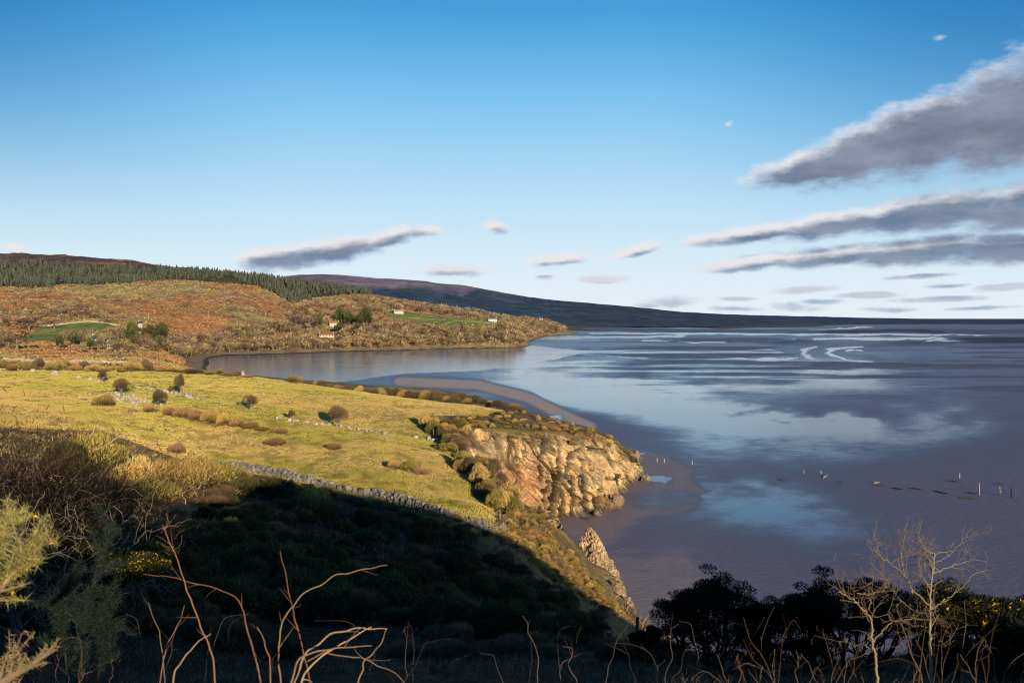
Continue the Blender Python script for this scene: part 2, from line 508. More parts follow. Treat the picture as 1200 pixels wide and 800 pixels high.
# ------------------------------------------------------------------ far shore and hills
FC = {-260: [(300, 432), (450, 420), (600, 404), (900, 375), (1100, 350), (1300, 335), (1800, 303), (2100, 297), (2600, 310)],
      0: [(300, 432), (450, 421), (600, 405), (750, 393), (900, 375), (1100, 350), (1300, 336), (1800, 305), (2100, 298), (2600, 312)],
      60: [(300, 432), (450, 421), (600, 406), (700, 397), (800, 387), (900, 376), (1100, 350), (1330, 335), (1800, 306), (2100, 300), (2600, 312)],
      110: [(300, 434), (450, 422), (600, 407), (700, 395), (850, 379), (1000, 362), (1200, 340), (1350, 333), (1800, 308), (2050, 303), (2600, 315)],
      160: [(300, 440), (450, 426), (600, 413), (720, 400), (850, 385), (1000, 366), (1200, 338), (1330, 330), (1420, 332), (1800, 311), (2050, 308), (2500, 320)],
      200: [(300, 455), (450, 433), (600, 421), (700, 414), (800, 401), (1000, 370), (1200, 339), (1300, 330), (1400, 333), (1800, 315), (2000, 313), (2500, 325)],
      250: [(300, 500), (450, 455), (600, 433), (769, 418.5), (850, 408), (950, 390), (1100, 360), (1300, 330), (1400, 334), (1800, 321), (2000, 318.5), (2500, 330)],
      300: [(450, 458), (650, 430), (814, 416), (900, 403), (1000, 386), (1200, 352), (1350, 338), (1450, 340), (1800, 327), (2000, 324.5), (2500, 338)],
      350: [(650, 432), (854, 414), (920, 402), (1000, 393), (1150, 375), (1400, 350), (1600, 340), (1900, 332), (2300, 338)],
      400: [(650, 432), (800, 419), (897, 412), (960, 401), (1020, 394), (1200, 375), (1500, 353), (1800, 341), (2000, 339), (2500, 347)],
      450: [(700, 428), (921, 411), (980, 399), (1100, 386), (1250, 373), (1600, 354), (2000, 348), (2300, 352)],
      500: [(750, 425), (959, 409.5), (1010, 398), (1100, 386), (1300, 373), (1700, 360), (2100, 356), (2500, 361)],
      550: [(800, 421), (1000, 408), (1050, 394), (1200, 383), (1500, 372), (2000, 365), (2300, 364), (2700, 368)],
      595: [(800, 421), (1020, 407.3), (1070, 394), (1200, 386), (1700, 379), (2000, 376), (2400, 372), (2700, 371), (3200, 377)],
      618: [(900, 418), (1060, 408), (1200, 403.5), (1400, 396), (1700, 386), (2000, 380), (2400, 373.5), (2700, 372.5), (3200, 378)],
      642: [(900, 418), (1200, 406), (1500, 398.5), (1750, 393), (1850, 386), (2300, 377), (2700, 375), (3200, 380)],
      665: [(1200, 407), (1800, 395), (2333, 388.3), (2450, 385.5), (2800, 383), (3200, 382), (9000, 380)],
      690: [(1200, 408), (2000, 393), (2400, 388), (2600, 386), (3200, 383), (3800, 381.3), (9000, 380)],
      850: [(1500, 400), (2300, 391), (2800, 385.6), (3000, 384.6), (3800, 381.5), (9000, 380)],
      950: [(1500, 400), (2900, 387), (3500, 383), (3900, 381.7), (4500, 380.4), (9000, 379)],
      1050: [(2000, 395), (4000, 384), (5000, 380), (5400, 379.2), (9000, 378)],
      1200: [(2000, 395), (5000, 382), (7000, 378), (7800, 377.3), (9000, 376.8)],
      1450: [(2000, 395), (5000, 382), (7500, 377.7), (8500, 377)]}
fp, fv = [], []
for px, lst in FC.items():
    for yy, py in lst:
        fp.append((px / 50.0, math.log(yy) * 10)); fv.append(py)
_far = RBF(fp, np.array(fv, float), 0.6)


def zfar(x, y, detail=True):
    a = 600 + 1000 * np.asarray(x, float) / np.asarray(y, float)
    py = _far(a / 50.0, np.log(y) * 10)
    z = 35 - (py - HZ) / 1000.0 * y
    if detail:
        k = sst(0, 14, z)
        z = z + k * ((fbm(x / 70, y / 70, o=4, seed=41) - 0.5) * 12 * sst(700, 1300, y) * (1 - sst(2500, 3200, y)) + (fbm(x / 12, y / 12, o=3, seed=43) - 0.5) * 2.5)
    return z


GREENFIELDS = [[(48, 381), (100, 376), (128, 377), (136, 384), (118, 393), (60, 399), (30, 395)], [(448, 364), (466, 364), (520, 371), (580, 374.5), (585, 380), (560, 384), (500, 380), (455, 372)],
               [(20, 394), (48, 393), (70, 400), (30, 400)]]


def far_color(x, y, z):
    px, py = proj(x, y, z)
    n1 = fbm(x / 60, y / 60, o=4, seed=51); n2 = fbm(x / 14, y / 14, o=3, seed=52); n3 = fbm(x / 160, y / 160, o=3, seed=53)
    bracken = np.array([0.68, 0.33, 0.12]); olive = np.array([0.66, 0.48, 0.17]); scrub = np.array([0.40, 0.27, 0.14]); heather = np.array([0.17, 0.105, 0.075])
    c = lerp(olive, bracken, sst(0.42, 0.58, n1))
    c = lerp(c, scrub, sst(0.5, 0.68, n2) * 0.8)
    c = lerp(c, bracken * 1.1, sst(60, 20, np.hypot(px - 225, (py - 377) * 2.2)) * 0.75)
    c = lerp(c, bracken, sst(55, 20, np.hypot(px - 70, (py - 412) * 3.5)) * 0.7)
    up = in_poly(px, py, [(-300, 337), (60, 334), (200, 327), (300, 334), (350, 350), (440, 342), (380, 325), (200, 309), (0, 303), (-300, 300)]) & (y > 1250)
    c = np.where(up[:, None], np.array([0.11, 0.10, 0.05]), c)
    top = (py < 309 + (px - 100) * 0.05) & (y > 1500) & (px < 330)
    c = np.where(top[:, None], lerp(heather, bracken * 0.8, sst(0.5, 0.6, n1)), c)
    rk = (sst(0.62, 0.72, n2) * (np.hypot((px - 255) / 45, (py - 354) / 8) < 1) + sst(0.66, 0.75, n2) * (np.hypot((px - 190) / 55, (py - 338) / 9) < 1))
    c = lerp(c, np.array([0.62, 0.47, 0.30]), np.clip(rk, 0, 1))
    for g in GREENFIELDS:
        m = in_poly(px, py, g)
        c = np.where(m[:, None], lerp(np.array([0.33, 0.40, 0.09]), np.array([0.48, 0.44, 0.12]), sst(0.45, 0.65, n1)), c)
    marsh = (px > 655) & (y > 2300)
    belt = sst(0.48, 0.6, fbm(px / 40, y / 260, o=3, seed=57))
    c = np.where(marsh[:, None], lerp(np.array([0.17, 0.125, 0.075]), np.array([0.035, 0.045, 0.04]), belt * sst(3300, 4200, y)), c)
    shore = sst(4.5, 1.5, z)
    c = lerp(c, np.array([0.52, 0.38, 0.23]), shore * (y < 1500) * 0.85)
    c = lerp(c, np.array([0.05, 0.045, 0.035]), sst(0.9, 0.4, z) * (y < 2600) * 0.8)
    hz = sst(900, 3500, y) * 0.22  # aerial haze blended into the ground colour with distance
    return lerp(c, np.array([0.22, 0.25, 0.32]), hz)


fa = np.concatenate([np.arange(-600, -40, 12.0), np.arange(-40, 700, 2.2), np.arange(700, 1260, 5.0), np.arange(1260, 1700, 20.0)])
fy = np.concatenate([np.exp(np.linspace(math.log(285), math.log(760), 60)), np.exp(np.linspace(math.log(763), math.log(2700), 330)), np.exp(np.linspace(math.log(2720), math.log(9500), 70))])
A, Yf = np.meshgrid(fa, fy)
Xf = (A - 600) / 1000 * Yf
Zf = zfar(Xf, Yf)
edge = sst(9400, 8800, Yf)
Zf = Zf * edge - 3 * (1 - edge)
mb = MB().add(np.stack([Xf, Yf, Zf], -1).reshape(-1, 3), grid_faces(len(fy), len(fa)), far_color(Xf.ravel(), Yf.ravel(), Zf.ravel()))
tag(mb.build('far_shore_terrain', M_FAR, smooth=True), kind='structure')

# distant heather hill, cloud shadow painted dark blue-green on its flanks
sk = np.array([(180, 345), (300, 333), (330, 325), (350, 322.5), (370, 321.5), (400, 322.5), (440, 326), (480, 328), (500, 330), (520, 333), (540, 334), (560, 337.5), (600, 345), (640, 351), (680, 354.5), (720, 358), (760, 361.5), (800, 366), (850, 368.5),
               (900, 370), (950, 371), (1000, 372.3), (1100, 374), (1200, 374.6), (1500, 375)], float)
ha = np.concatenate([np.arange(150, 1010, 2.5), np.arange(1010, 1500, 8)])
hy = np.linspace(3300, 7200, 130)
A, Yh = np.meshgrid(ha, hy)
Xh = (A - 600) / 1000 * Yh
zs = 35 - (np.interp(A, sk[:, 0], sk[:, 1]) - HZ) / 1000 * 6000
t = np.clip((Yh - 3300) / 2700, 0, 1)
prof = np.where(Yh < 6000, 0.12 * t + 0.88 * t ** 1.35, 1 - ((Yh - 6000) / 1700) ** 2)
n = fbm(Xh / 500, Yh / 500, o=5, seed=61) - 0.5
Zh = zs * prof + n * 60 * sst(20, 150, zs) * (t * (1 - t) * 4) + (fbm(Xh / 60, Yh / 60, o=2, seed=62) - 0.5) * 6 * sst(10, 60, zs) + 2 - 40 * sst(840, 1000, A) * (1 - t) ** 0.6
pxh, pyh = proj(Xh.ravel(), Yh.ravel(), Zh.ravel())
n1 = fbm(Xh.ravel() / 260, Yh.ravel() / 260, o=4, seed=63); n2 = fbm(Xh.ravel() / 90, Yh.ravel() / 90, o=3, seed=64)
moor = lerp(np.array([0.25, 0.175, 0.22]), np.array([0.42, 0.30, 0.27]), sst(0.5, 0.62, n1))
cloud_shade = lerp(np.array([0.028, 0.055, 0.085]), np.array([0.055, 0.085, 0.095]), sst(0.42, 0.62, n2))  # cloud shadow as a dark surface colour
cloud_shade = lerp(cloud_shade, np.array([0.10, 0.12, 0.12]), sst(0.62, 0.68, n1) * 0.7)
shade_line = np.interp(pxh, [300, 400, 440, 500, 540, 560, 600, 640], [345, 335, 337, 340, 345, 338, 340, 330])
m = sst(-2.5, 2.5, pyh - shade_line + (n2 - 0.5) * 9)
mb = MB().add(np.stack([Xh, Yh, Zh], -1).reshape(-1, 3), grid_faces(len(hy), len(ha)), lerp(lerp(moor, cloud_shade, m), np.array([0.22, 0.31, 0.46]), 0.07))  # a little blue haze mixed into the whole hill's colour
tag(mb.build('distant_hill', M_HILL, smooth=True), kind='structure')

# ------------------------------------------------------------------ tidal flats
def flat_mat():
    m, t, out = new_mat('tidal_flat')
    at = t.n('ShaderNodeAttribute', attribute_name='Col')      # r: wetness, g: darkness, b: dry sand
    sep = t.n('ShaderNodeSeparateColor'); t.l(at.outputs['Color'], sep.inputs[0])
    wet, dark, sand = sep.outputs
    geo = t.n('ShaderNodeNewGeometry')
    mp = t.n('ShaderNodeMapping'); mp.inputs['Scale'].default_value = (0.5, 1.0, 1.0); t.l(geo.outputs['Position'], mp.inputs[0])
    n_big = t.noise(mp.outputs[0], 0.02, 5, 0.6)
    n_mid = t.noise(mp.outputs[0], 0.35, 4, 0.6)
    n_rip = t.noise(mp.outputs[0], 1.6, 3, 0.6)
    w = t.math('ADD', wet, t.math('MULTIPLY', t.math('SUBTRACT', n_big, 0.5), 0.3))
    w = t.math('ADD', w, t.math('MULTIPLY', t.math('SUBTRACT', n_mid, 0.5), 0.34), True)
    mud = t.mix(n_mid, (0.195, 0.148, 0.165), (0.27, 0.205, 0.22))
    mud = t.mix(t.ramp(w, 0.3, 1.0), mud, (0.09, 0.09, 0.115))
    mud = t.mix(sand, mud, (0.78, 0.55, 0.35))
    mud = t.mix(dark, mud, (0.03, 0.024, 0.022))
    b = t.n('ShaderNodeBsdfPrincipled'); t.l(mud, b.inputs['Base Color'])
    b.inputs['IOR'].default_value = 1.36
    b.inputs['Specular Tint'].default_value = (0.72, 0.87, 1.0, 1)
    drk = t.math('SUBTRACT', 1.0, t.math('MULTIPLY', t.math('MAXIMUM', dark, sand), 0.85))
    ro = t.math('SUBTRACT', 0.56, t.math('MULTIPLY', t.ramp(w, 0.42, 1.10), 0.47))
    t.l(ro, b.inputs['Roughness'])
    t.l(t.math('MULTIPLY', t.math('ADD', t.math('MULTIPLY', w, 1.0), 0.25), drk), b.inputs['Specular IOR Level'])
    bp = t.n('ShaderNodeBump'); bp.inputs['Distance'].default_value = 0.12
    t.l(t.math('SUBTRACT', 0.95, t.math('MULTIPLY', t.ramp(w, 0.55, 1.0), 0.85)), bp.inputs['Strength'])
    t.l(n_rip, bp.inputs['Height']); t.l(bp.outputs[0], b.inputs['Normal'])
    t.l(b.outputs[0], out.inputs[0])
    return m


fpx = np.concatenate([np.arange(-900, -60, 40.0), np.arange(-60, 180, 12.0), np.arange(180, 1260, 1.7), np.arange(1260, 2200, 40.0)])
fpy = np.concatenate([[373.35, 373.7, 374.2], np.arange(374.8, 470, 0.8), np.arange(470, 740, 1.5), np.arange(740, 1600, 20.0)])
PX, PY = np.meshgrid(fpx, fpy)
Ym = 35 * 1000.0 / (PY - HZ)
Xm = (PX - 600) / 1000 * Ym
qx, qy = PX.ravel(), PY.ravel()
x, y = Xm.ravel(), Ym.ravel()
wn = fbm(qx / 60, qy / 7, o=4, seed=71); wn2 = fbm(qx / 18, qy / 3.0, o=3, seed=72); wn3 = fbm(x / 90, y / 260, o=4, seed=73)
lg0 = fbm(qx / 140, qy / 12, o=4, seed=70)
jx = qx + (wn - 0.5) * 26; jy = qy + (wn2 - 0.5) * 3.0
wet = 0.36 + 0.36 * sst(560, 415, qy) + 0.10 * (lg0 - 0.5)
dark = np.zeros_like(wet); sand = np.zeros_like(wet)


def blob(line, hw, sy=6.0, soft=0.6):
    d = seg_dist(jx, jy, line, sy)
    return sst(hw * (1 + soft), hw * (1 - soft), d)


# bay water below the wooded shore
bay = in_poly(jx, qy, [(150, 412), (620, 404), (700, 412), (640, 424), (560, 434), (470, 438), (300, 460), (150, 460)])
wet = np.where(bay, 0.97, wet)
wet = np.maximum(wet, 0.86 * blob([(480, 433), (600, 428), (760, 425), (900, 423)], 26, 5))
wet = np.maximum(wet, 0.90 * blob([(620, 412), (760, 412), (900, 412)], 22, 5))
wet = np.maximum(wet, 0.95 * blob([(640, 396), (720, 395), (800, 394)], 12, 5))
wet = np.maximum(wet, 1.0 * blob([(700, 390.5), (850, 391), (960, 391.5), (1080, 392), (1200, 391)], 10, 6))
wet = np.maximum(wet, 1.0 * blob([(900, 388), (960, 386), (1020, 383)], 6, 5))
wet = np.maximum(wet, 1.0 * blob([(960, 397), (1040, 397), (1090, 396)], 10, 5))
wet = np.maximum(wet, 0.6 * blob([(1100, 418), (1200, 414)], 60, 6))
lg = fbm(qx / 110, qy / 26, o=4, seed=74); lg2 = fbm(qx / 34, qy / 9, o=4, seed=75)
def soft(line, hw, sy, amt):
    d = seg_dist(qx + (lg - .5) * 90, qy + (lg2 - .5) * 16, line, sy)
    return amt * np.exp(-(d / hw) ** 2 * 1.2) * (0.55 + 0.9 * lg2)
wet = wet + soft([(690, 462), (740, 482), (800, 492), (900, 498), (990, 497)], 40, 3.2, 0.55)
wet = wet + soft([(780, 470), (830, 482), (870, 492)], 34, 3, 0.45)
wet = wet + soft([(740, 570), (860, 590), (940, 600)], 80, 2.0, 0.35)
wet = wet + soft([(860, 520), (990, 525), (1100, 505)], 90, 3, 0.4)
wet = wet + soft([(640, 445), (800, 450), (1000, 446)], 90, 4, 0.3)
wet = wet + soft([(900, 600), (1000, 640)], 70, 1.6, 0.25)
# bars
dark = np.maximum(dark, 0.8 * blob([(970, 388.5), (1040, 387.5), (1100, 388.5)], 8, 5))
dark = np.maximum(dark, 0.9 * blob([(1060, 402), (1130, 399), (1260, 400)], 24, 5))
dark = np.maximum(dark, 0.75 * blob([(900, 403), (1000, 404), (1100, 405)], 8, 6))
dark = np.maximum(dark, 0.75 * blob([(1000, 416), (1030, 421), (1050, 423)], 9, 4))
dark = np.maximum(dark, 0.45 * blob([(1060, 423), (1220, 424)], 10, 8))
sand = np.maximum(sand, 0.27 * blob([(640, 403.5), (720, 403), (800, 404), (900, 405)], 9, 6))
sand = np.maximum(sand, 0.5 * blob([(650, 399), (700, 399)], 6, 6))
sand = np.maximum(sand, 0.3 * blob([(905, 428), (945, 426)], 8, 5))
sand = np.maximum(sand, 0.27 * blob([(560, 439), (620, 435), (690, 432)], 7, 8))
# winding creek
for ln in ([(960, 407), (938, 410), (937, 414), (950, 419), (958, 421)], [(1010, 406), (968, 409), (966, 413), (985, 418), (996, 422), (1010, 425), (985, 429), (940, 431)], [(1010, 410), (1000, 409.5), (990, 411)], [(1020, 424), (1010, 423), (1022, 426)], [(860, 398), (900, 400), (930, 398)], [(760, 400), (800, 399), (815, 401), (850, 400)], [(690, 416), (760, 419), (830, 417), (880, 421), (937, 420)], [(1090, 395), (1110, 397), (1095, 399), (1130, 400)]):
    wet = np.maximum(wet, 1.0 * blob(ln, 4.5, 3.5)); k = blob(ln, 8, 3.5); dark *= 1 - k; sand *= 1 - k
wet = np.maximum(wet, 0.62 * in_poly(jx, jy, [(960, 407), (938, 410), (937, 414), (955, 421), (990, 421), (968, 413), (968, 409)]))
# dry sand round the headland
dr = np.zeros_like(wet)
dr = np.maximum(dr, in_poly(jx, jy, [(700, 520), (745, 526), (790, 536), (812, 552), (800, 560), (765, 563), (740, 566)]) * 1.0)
dr = np.maximum(dr, sst(40, 22, seg_dist(qx, qy, [(620, 612), (690, 618), (715, 600), (760, 575), (790, 578)], 1.3) + (wn - 0.5) * 30))
dr = np.maximum(dr, sst(60, 34, seg_dist(qx, qy, [(720, 700), (760, 720), (790, 700)], 1.0) + (wn - 0.5) * 40))
dr = np.maximum(dr, sst(13, 5, seg_dist(qx, qy, [(470, 447), (560, 451), (620, 466), (655, 484), (690, 500)], 1.6)))
edge_soft = fbm(qx / 25, qy / 12, o=3, seed=77)
bch_ = sst(14, 6, seg_dist(qx, qy, [(470, 447), (560, 451), (620, 466), (655, 484), (690, 500)], 1.6))
sand = np.maximum(sand, dr * (0.17 + 0.14 * edge_soft) + 0.75 * bch_ * dr); wet = wet * (1 - dr) + 0.12 * dr
wx = qx + (lg2 - .5) * 26 + (wn - .5) * 22; wy = qy + (fbm(qx / 16, qy / 6, o=3, seed=78) - .5) * 9
for cx, cy, hw in ((756, 533, 6), (750, 546, 4), (753, 555, 5), (772, 562, 18), (652, 490, 9), (712, 662, 5), (717, 692, 8), (690, 607, 9)):
    k = sst(1.25, 0.75, np.hypot((wx - cx) / hw, (wy - cy) / (hw * 0.30 + 0.6)))
    wet = np.maximum(wet, 0.95 * k); sand *= 1 - k
k = sst(1.3, 0.4, np.hypot((wx - 778) / 60, (wy - 586) / 13)) * (0.5 + 0.6 * lg2); wet = np.maximum(wet, 0.8 * k); sand *= 1 - k
streak = sst(0.52, 0.66, fbm(qx / 170, qy / 3.2, o=3, seed=79)) * sst(480, 430, qy) * sst(620, 760, qx)
wet = wet - streak * 0.35 * (1 - sand); dark = np.maximum(dark, 0.3 * streak)
c = np.clip(np.stack([wet, dark, sand], 1), 0, 1)
mb = MB().add(np.stack([x, y, np.zeros_like(x)], 1), grid_faces(len(fpy), len(fpx)), c)
tag(mb.build('tidal_mudflat_ground', flat_mat(), smooth=True), kind='structure')

# ------------------------------------------------------------------ cliff



NC, NR = 720, 130
bt = np.array([list(b) + [-0.6] for b in base])
bt, tp = resample(np.concatenate([bt, tp], 1), NC)[0][:, :3], resample(np.concatenate([bt, tp], 1), NC)[0][:, 3:]
sm = lambda a: np.stack([np.convolve(np.pad(a[:, i], 12, mode='edge'), np.ones(25) / 25, 'valid') for i in range(3)], 1)
bt, tp = sm(bt), sm(tp)
tan = np.gradient((bt + tp) / 2, axis=0); nrm = np.stack([tan[:, 1], -tan[:, 0], np.zeros(NC)], 1); nrm /= np.linalg.norm(nrm, axis=1)[:, None]
v = np.linspace(0, 1, NR)[:, None, None]
P = bt[None] * (1 - v) + tp[None] * v
P = P + nrm[None] * (np.sin(v * math.pi) * 0.9 + 0.5 * (1 - v))
arc = np.concatenate([[0], np.cumsum(np.linalg.norm(np.diff(bt[:, :2], axis=0), axis=1))])[None, :].repeat(NR, 0)
h = P[..., 2]
sl = arc + 0.10 * h + (fbm(arc / 6, h / 5, o=3, seed=14) - 0.5) * 5.0
rough_ = 0.35 + 1.1 * sst(0.35, 0.65, fbm(arc / 9, h / 6, o=2, seed=13))
c1, e1, u1, w1 = cellid(sl / 3.0, h / 9.0, arc * 0 + 0.3, 5, True)
c2, e2, u2, w2 = cellid(sl / 1.15, h / 3.2 + sl * 0.12, arc * 0 + 0.7, 8, True)
c3, e3, u3, w3 = cellid(sl / 0.5 + 3, h / 0.9, arc * 0 + 0.2, 12, True)
fr = lambda c, k: np.modf(c * k)[0] - 0.5
facet = (c1 - .5) * 1.5 + fr(c1, 17.3) * 2.4 * u1 + fr(c1, 31.7) * 1.6 * w1 + (c2 - .5) * 0.8 + fr(c2, 13.1) * 1.3 * u2 + fr(c2, 23.9) * 0.9 * w2 + (c3 - .5) * 0.26 + fr(c3, 19.7) * 0.5 * u3 + fr(c3, 11.3) * 0.4 * w3
big = fbm(sl / 11, h / 16, o=3, seed=15)
gul = np.zeros_like(sl)
pxc, pyc = proj(P[..., 0], P[..., 1], h)
for (ax, ay, bx_, by_, wd, dp) in ((640, 565, 633, 606, 4, 2.4), (652, 560, 641, 606, 5, 2.6), (657, 555, 655, 606, 3.5, 1.8), (672, 560, 668, 606, 4, 2.2), (684, 560, 690, 600, 4, 1.8), (689, 520, 692, 548, 4, 2.4), (652, 510, 655, 560, 3, 1.3), (621, 506, 626, 520, 3, 1.2), (668, 510, 664, 560, 3.5, 1.6), (636, 508, 632, 562, 3, 1.2), (597, 506, 606, 545, 3, 1.1), (713, 520, 716, 560, 3.5, 1.6), (578, 510, 586, 545, 3, 1.0), (676, 525, 684, 570, 3, 1.2), (704, 575, 701, 602, 4, 1.8), (712, 572, 715, 590, 4, 1.0), (608, 550, 603, 570, 3, 0.8), (730, 545, 745, 560, 4, 1.0)):
    gul = np.maximum(gul, 1.7 * dp * sst(wd, 0, seg_dist(pxc + (fbm(arc / 1.2, h / 1.5, o=2, seed=19) - 0.5) * 6, pyc, [(ax, ay), (bx_, by_)])))
disp = (big - 0.5) * 4.2 + facet * (0.6 + 0.5 * rough_) - 0.4 * sst(0.08, 0.0, e1) - 0.2 * sst(0.08, 0.0, e2) + (fbm(sl / 0.5, h / 0.5, o=3, seed=16) - 0.5) * 0.22 - gul
ledge = (fbm(h / 1.4, sl / 9, o=2, seed=18) - 0.5) * 0.6
fade = np.minimum(1, (1 - v[..., 0]) * 7 + 0.12)
P = P + nrm[None] * ((disp + ledge) * fade)[..., None]
# lip going back into the turf
P[-12:, :, 2] += ((fbm(arc[-12:] / 2.4, arc[-12:] * 0, o=4, seed=17) - 0.62) * 2.6) * np.linspace(0.1, 1, 12)[:, None]
lip = P[-1] - nrm * 4.0; lip[:, 2] -= 2.2
P = np.concatenate([P, lip[None]], 0)
x, y, z = P[..., 0].ravel(), P[..., 1].ravel(), P[..., 2].ravel()
px, py = proj(x, y, z)
c1f, c2f, c3f = [np.concatenate([q, q[-1:]], 0).ravel() for q in (c1, c2, c3)]
gf = np.concatenate([gul, gul[-1:] * 0], 0).ravel()
nz = fbm(x / 2.5, y / 2.5, z / 2.5, o=4, seed=81); nz2 = fbm(x / 0.7, y / 0.7, z / 0.7, o=3, seed=82); nz3 = fbm(x / 6, y / 6, z / 6, o=3, seed=84)
tanr = lerp(np.array([0.72, 0.45, 0.19]), np.array([0.88, 0.62, 0.31]), sst(0.35, 0.65, nz))
tanr = lerp(tanr, np.array([0.36, 0.29, 0.20]), sst(0.5, 0.9, c2f) * 0.6)
red = lerp(np.array([0.58, 0.27, 0.11]), np.array([0.74, 0.42, 0.20]), nz2)
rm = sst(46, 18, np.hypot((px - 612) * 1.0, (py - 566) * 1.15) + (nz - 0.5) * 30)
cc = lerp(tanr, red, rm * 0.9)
cc = lerp(cc, np.array([0.44, 0.32, 0.10]), sst(0.58, 0.70, nz2) * sst(555, 580, py) * 0.6)
cc = lerp(cc, np.array([0.72, 0.62, 0.48]), sst(0.66, 0.76, nz2) * sst(540, 515, py) * 0.8)
cc = lerp(cc, np.array([0.16, 0.14, 0.05]), np.clip(sst(0.56, 0.64, nz3) * sst(560, 530, py) * 0.75, 0, 1))
cc = lerp(cc, np.array([0.22, 0.15, 0.05]), sst(3.0, 0.0, np.concatenate([np.broadcast_to(tp[None, :, 2], (NR, NC)), tp[None, :, 2] * 0 + 99], 0).ravel() - z) * sst(0.4, 0.55, nz) * 0.9)
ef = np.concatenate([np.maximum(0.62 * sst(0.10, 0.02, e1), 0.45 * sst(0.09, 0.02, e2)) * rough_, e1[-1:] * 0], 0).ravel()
cc = cc * (1 - np.maximum(0.85 * np.clip(gf / 1.5, 0, 1), ef * (0.4 + 0.9 * nz)))[:, None]  # shade painted into gullies and cracks by darkening the rock colour
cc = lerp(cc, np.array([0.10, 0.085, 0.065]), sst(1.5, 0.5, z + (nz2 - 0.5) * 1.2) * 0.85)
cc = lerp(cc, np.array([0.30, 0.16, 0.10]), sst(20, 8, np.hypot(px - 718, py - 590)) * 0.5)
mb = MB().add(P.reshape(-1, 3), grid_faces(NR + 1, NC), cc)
tag(mb.build('sea_cliff_hill', M_CLIFF, smooth=False), kind='structure')
CLIFFP = P[:NR].reshape(NR, NC, 3)


# ------------------------------------------------------------------ rocks
def rock_mesh(name, pts, sub=4, amp=0.25, cell=1.2, col=(0.4, 0.3, 0.18), seed=0, base_dark=True, mat=None, tint=None):
    import bmesh
    bm = bmesh.new()
    for p in pts: bm.verts.new([float(q) for q in p])
    bmesh.ops.convex_hull(bm, input=list(bm.verts))
    bmesh.ops.delete(bm, geom=[q for q in bm.verts if not q.link_faces], context='VERTS')
    bmesh.ops.triangulate(bm, faces=list(bm.faces))
    bmesh.ops.subdivide_edges(bm, edges=list(bm.edges), cuts=2 ** sub - 1, use_grid_fill=True)
    bm.normal_update()
    bmesh.ops.triangulate(bm, faces=list(bm.faces))
    V = np.array([q.co[:] for q in bm.verts]); N = np.array([q.normal[:] for q in bm.verts])
    F = np.array([[q.index for q in f.verts] for f in bm.faces])
    bm.free()
    ctr = V.mean(0)
    c_, e_ = cellid(V[:, 0] / cell, V[:, 1] / cell, V[:, 2] / (cell * 2), seed)
    d_, g_ = cellid(V[:, 0] / (cell * 0.35), V[:, 1] / (cell * 0.35), V[:, 2] / (cell * 0.5), seed + 9)
    V = V + N * (((c_ - 0.5) * 1.0 + (d_ - 0.5) * 0.5 + (fbm(V[:, 0] / cell * 3, V[:, 1] / cell * 3, V[:, 2] / cell * 3, o=3, seed=seed) - 0.5) * 0.5) * amp)[:, None]
    n = fbm(V[:, 0] / cell, V[:, 1] / cell, V[:, 2] / cell, o=4, seed=seed + 3)
    cc = np.asarray(col) * (0.75 + 0.55 * n)[:, None]
    if tint is not None:
        cc = tint(V, cc, n)
    return MB().add(V, F, cc)


def stack_tint(V, c, n):
    c = lerp(c, np.array([0.50, 0.38, 0.06]), sst(4.6, 6.2, V[:, 2]) * sst(0.4, 0.6, n) * 0.7)
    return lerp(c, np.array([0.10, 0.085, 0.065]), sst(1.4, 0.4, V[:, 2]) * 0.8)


pts = [W(683, 619, 118), W(688, 621, 117.5), W(695, 633, 116.5), W(706, 652, 114.5), W(718, 672, 112.5), W(729, 690, 110.5), W(731, 697, 108.5), W(672, 648, 117), W(668, 665, 113), W(700, 690, 108),
       (9.2, 121.5, -1), (12.0, 119, -1), (14.6, 111.5, -1), (13.0, 107, -1), (8.4, 113, -1), (8.0, 118, 0)]
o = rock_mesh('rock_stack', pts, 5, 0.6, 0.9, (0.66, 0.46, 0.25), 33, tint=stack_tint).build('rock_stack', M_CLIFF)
o.location.x = 0.6
tag(o, 'pointed pale rock stack leaning out from the grassy slope into the cove', 'rock stack')


def boulder(px, py, w, h, dep, lab, col=(0.40, 0.29, 0.17), seed=0, z=None):
    p = S(px, py) if z is None else hit(px, py, 60, 330)
    r = np.random.default_rng(seed)
    pts = [(math.cos(a) * w / 2 * r.uniform(.75, 1.1), math.sin(a) * dep / 2 * r.uniform(.75, 1.1), zz) for zz, k in ((-0.4, 1), (h * 0.35, 1)) for a in np.linspace(0, 6.28, 8)[:-1]]
    pts += [(r.uniform(-.3, .25) * w, r.uniform(-.3, .25) * dep, h * r.uniform(.75, 1)) for _ in range(5)]
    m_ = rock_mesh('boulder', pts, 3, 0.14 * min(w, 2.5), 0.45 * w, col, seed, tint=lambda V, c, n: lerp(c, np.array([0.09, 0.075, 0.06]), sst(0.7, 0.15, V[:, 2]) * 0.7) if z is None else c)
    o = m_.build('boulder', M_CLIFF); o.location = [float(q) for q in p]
    return tag(o, lab, 'boulder', 'boulders at the foot of the cliffs' if z is None else 'loose boulders lying in the field')


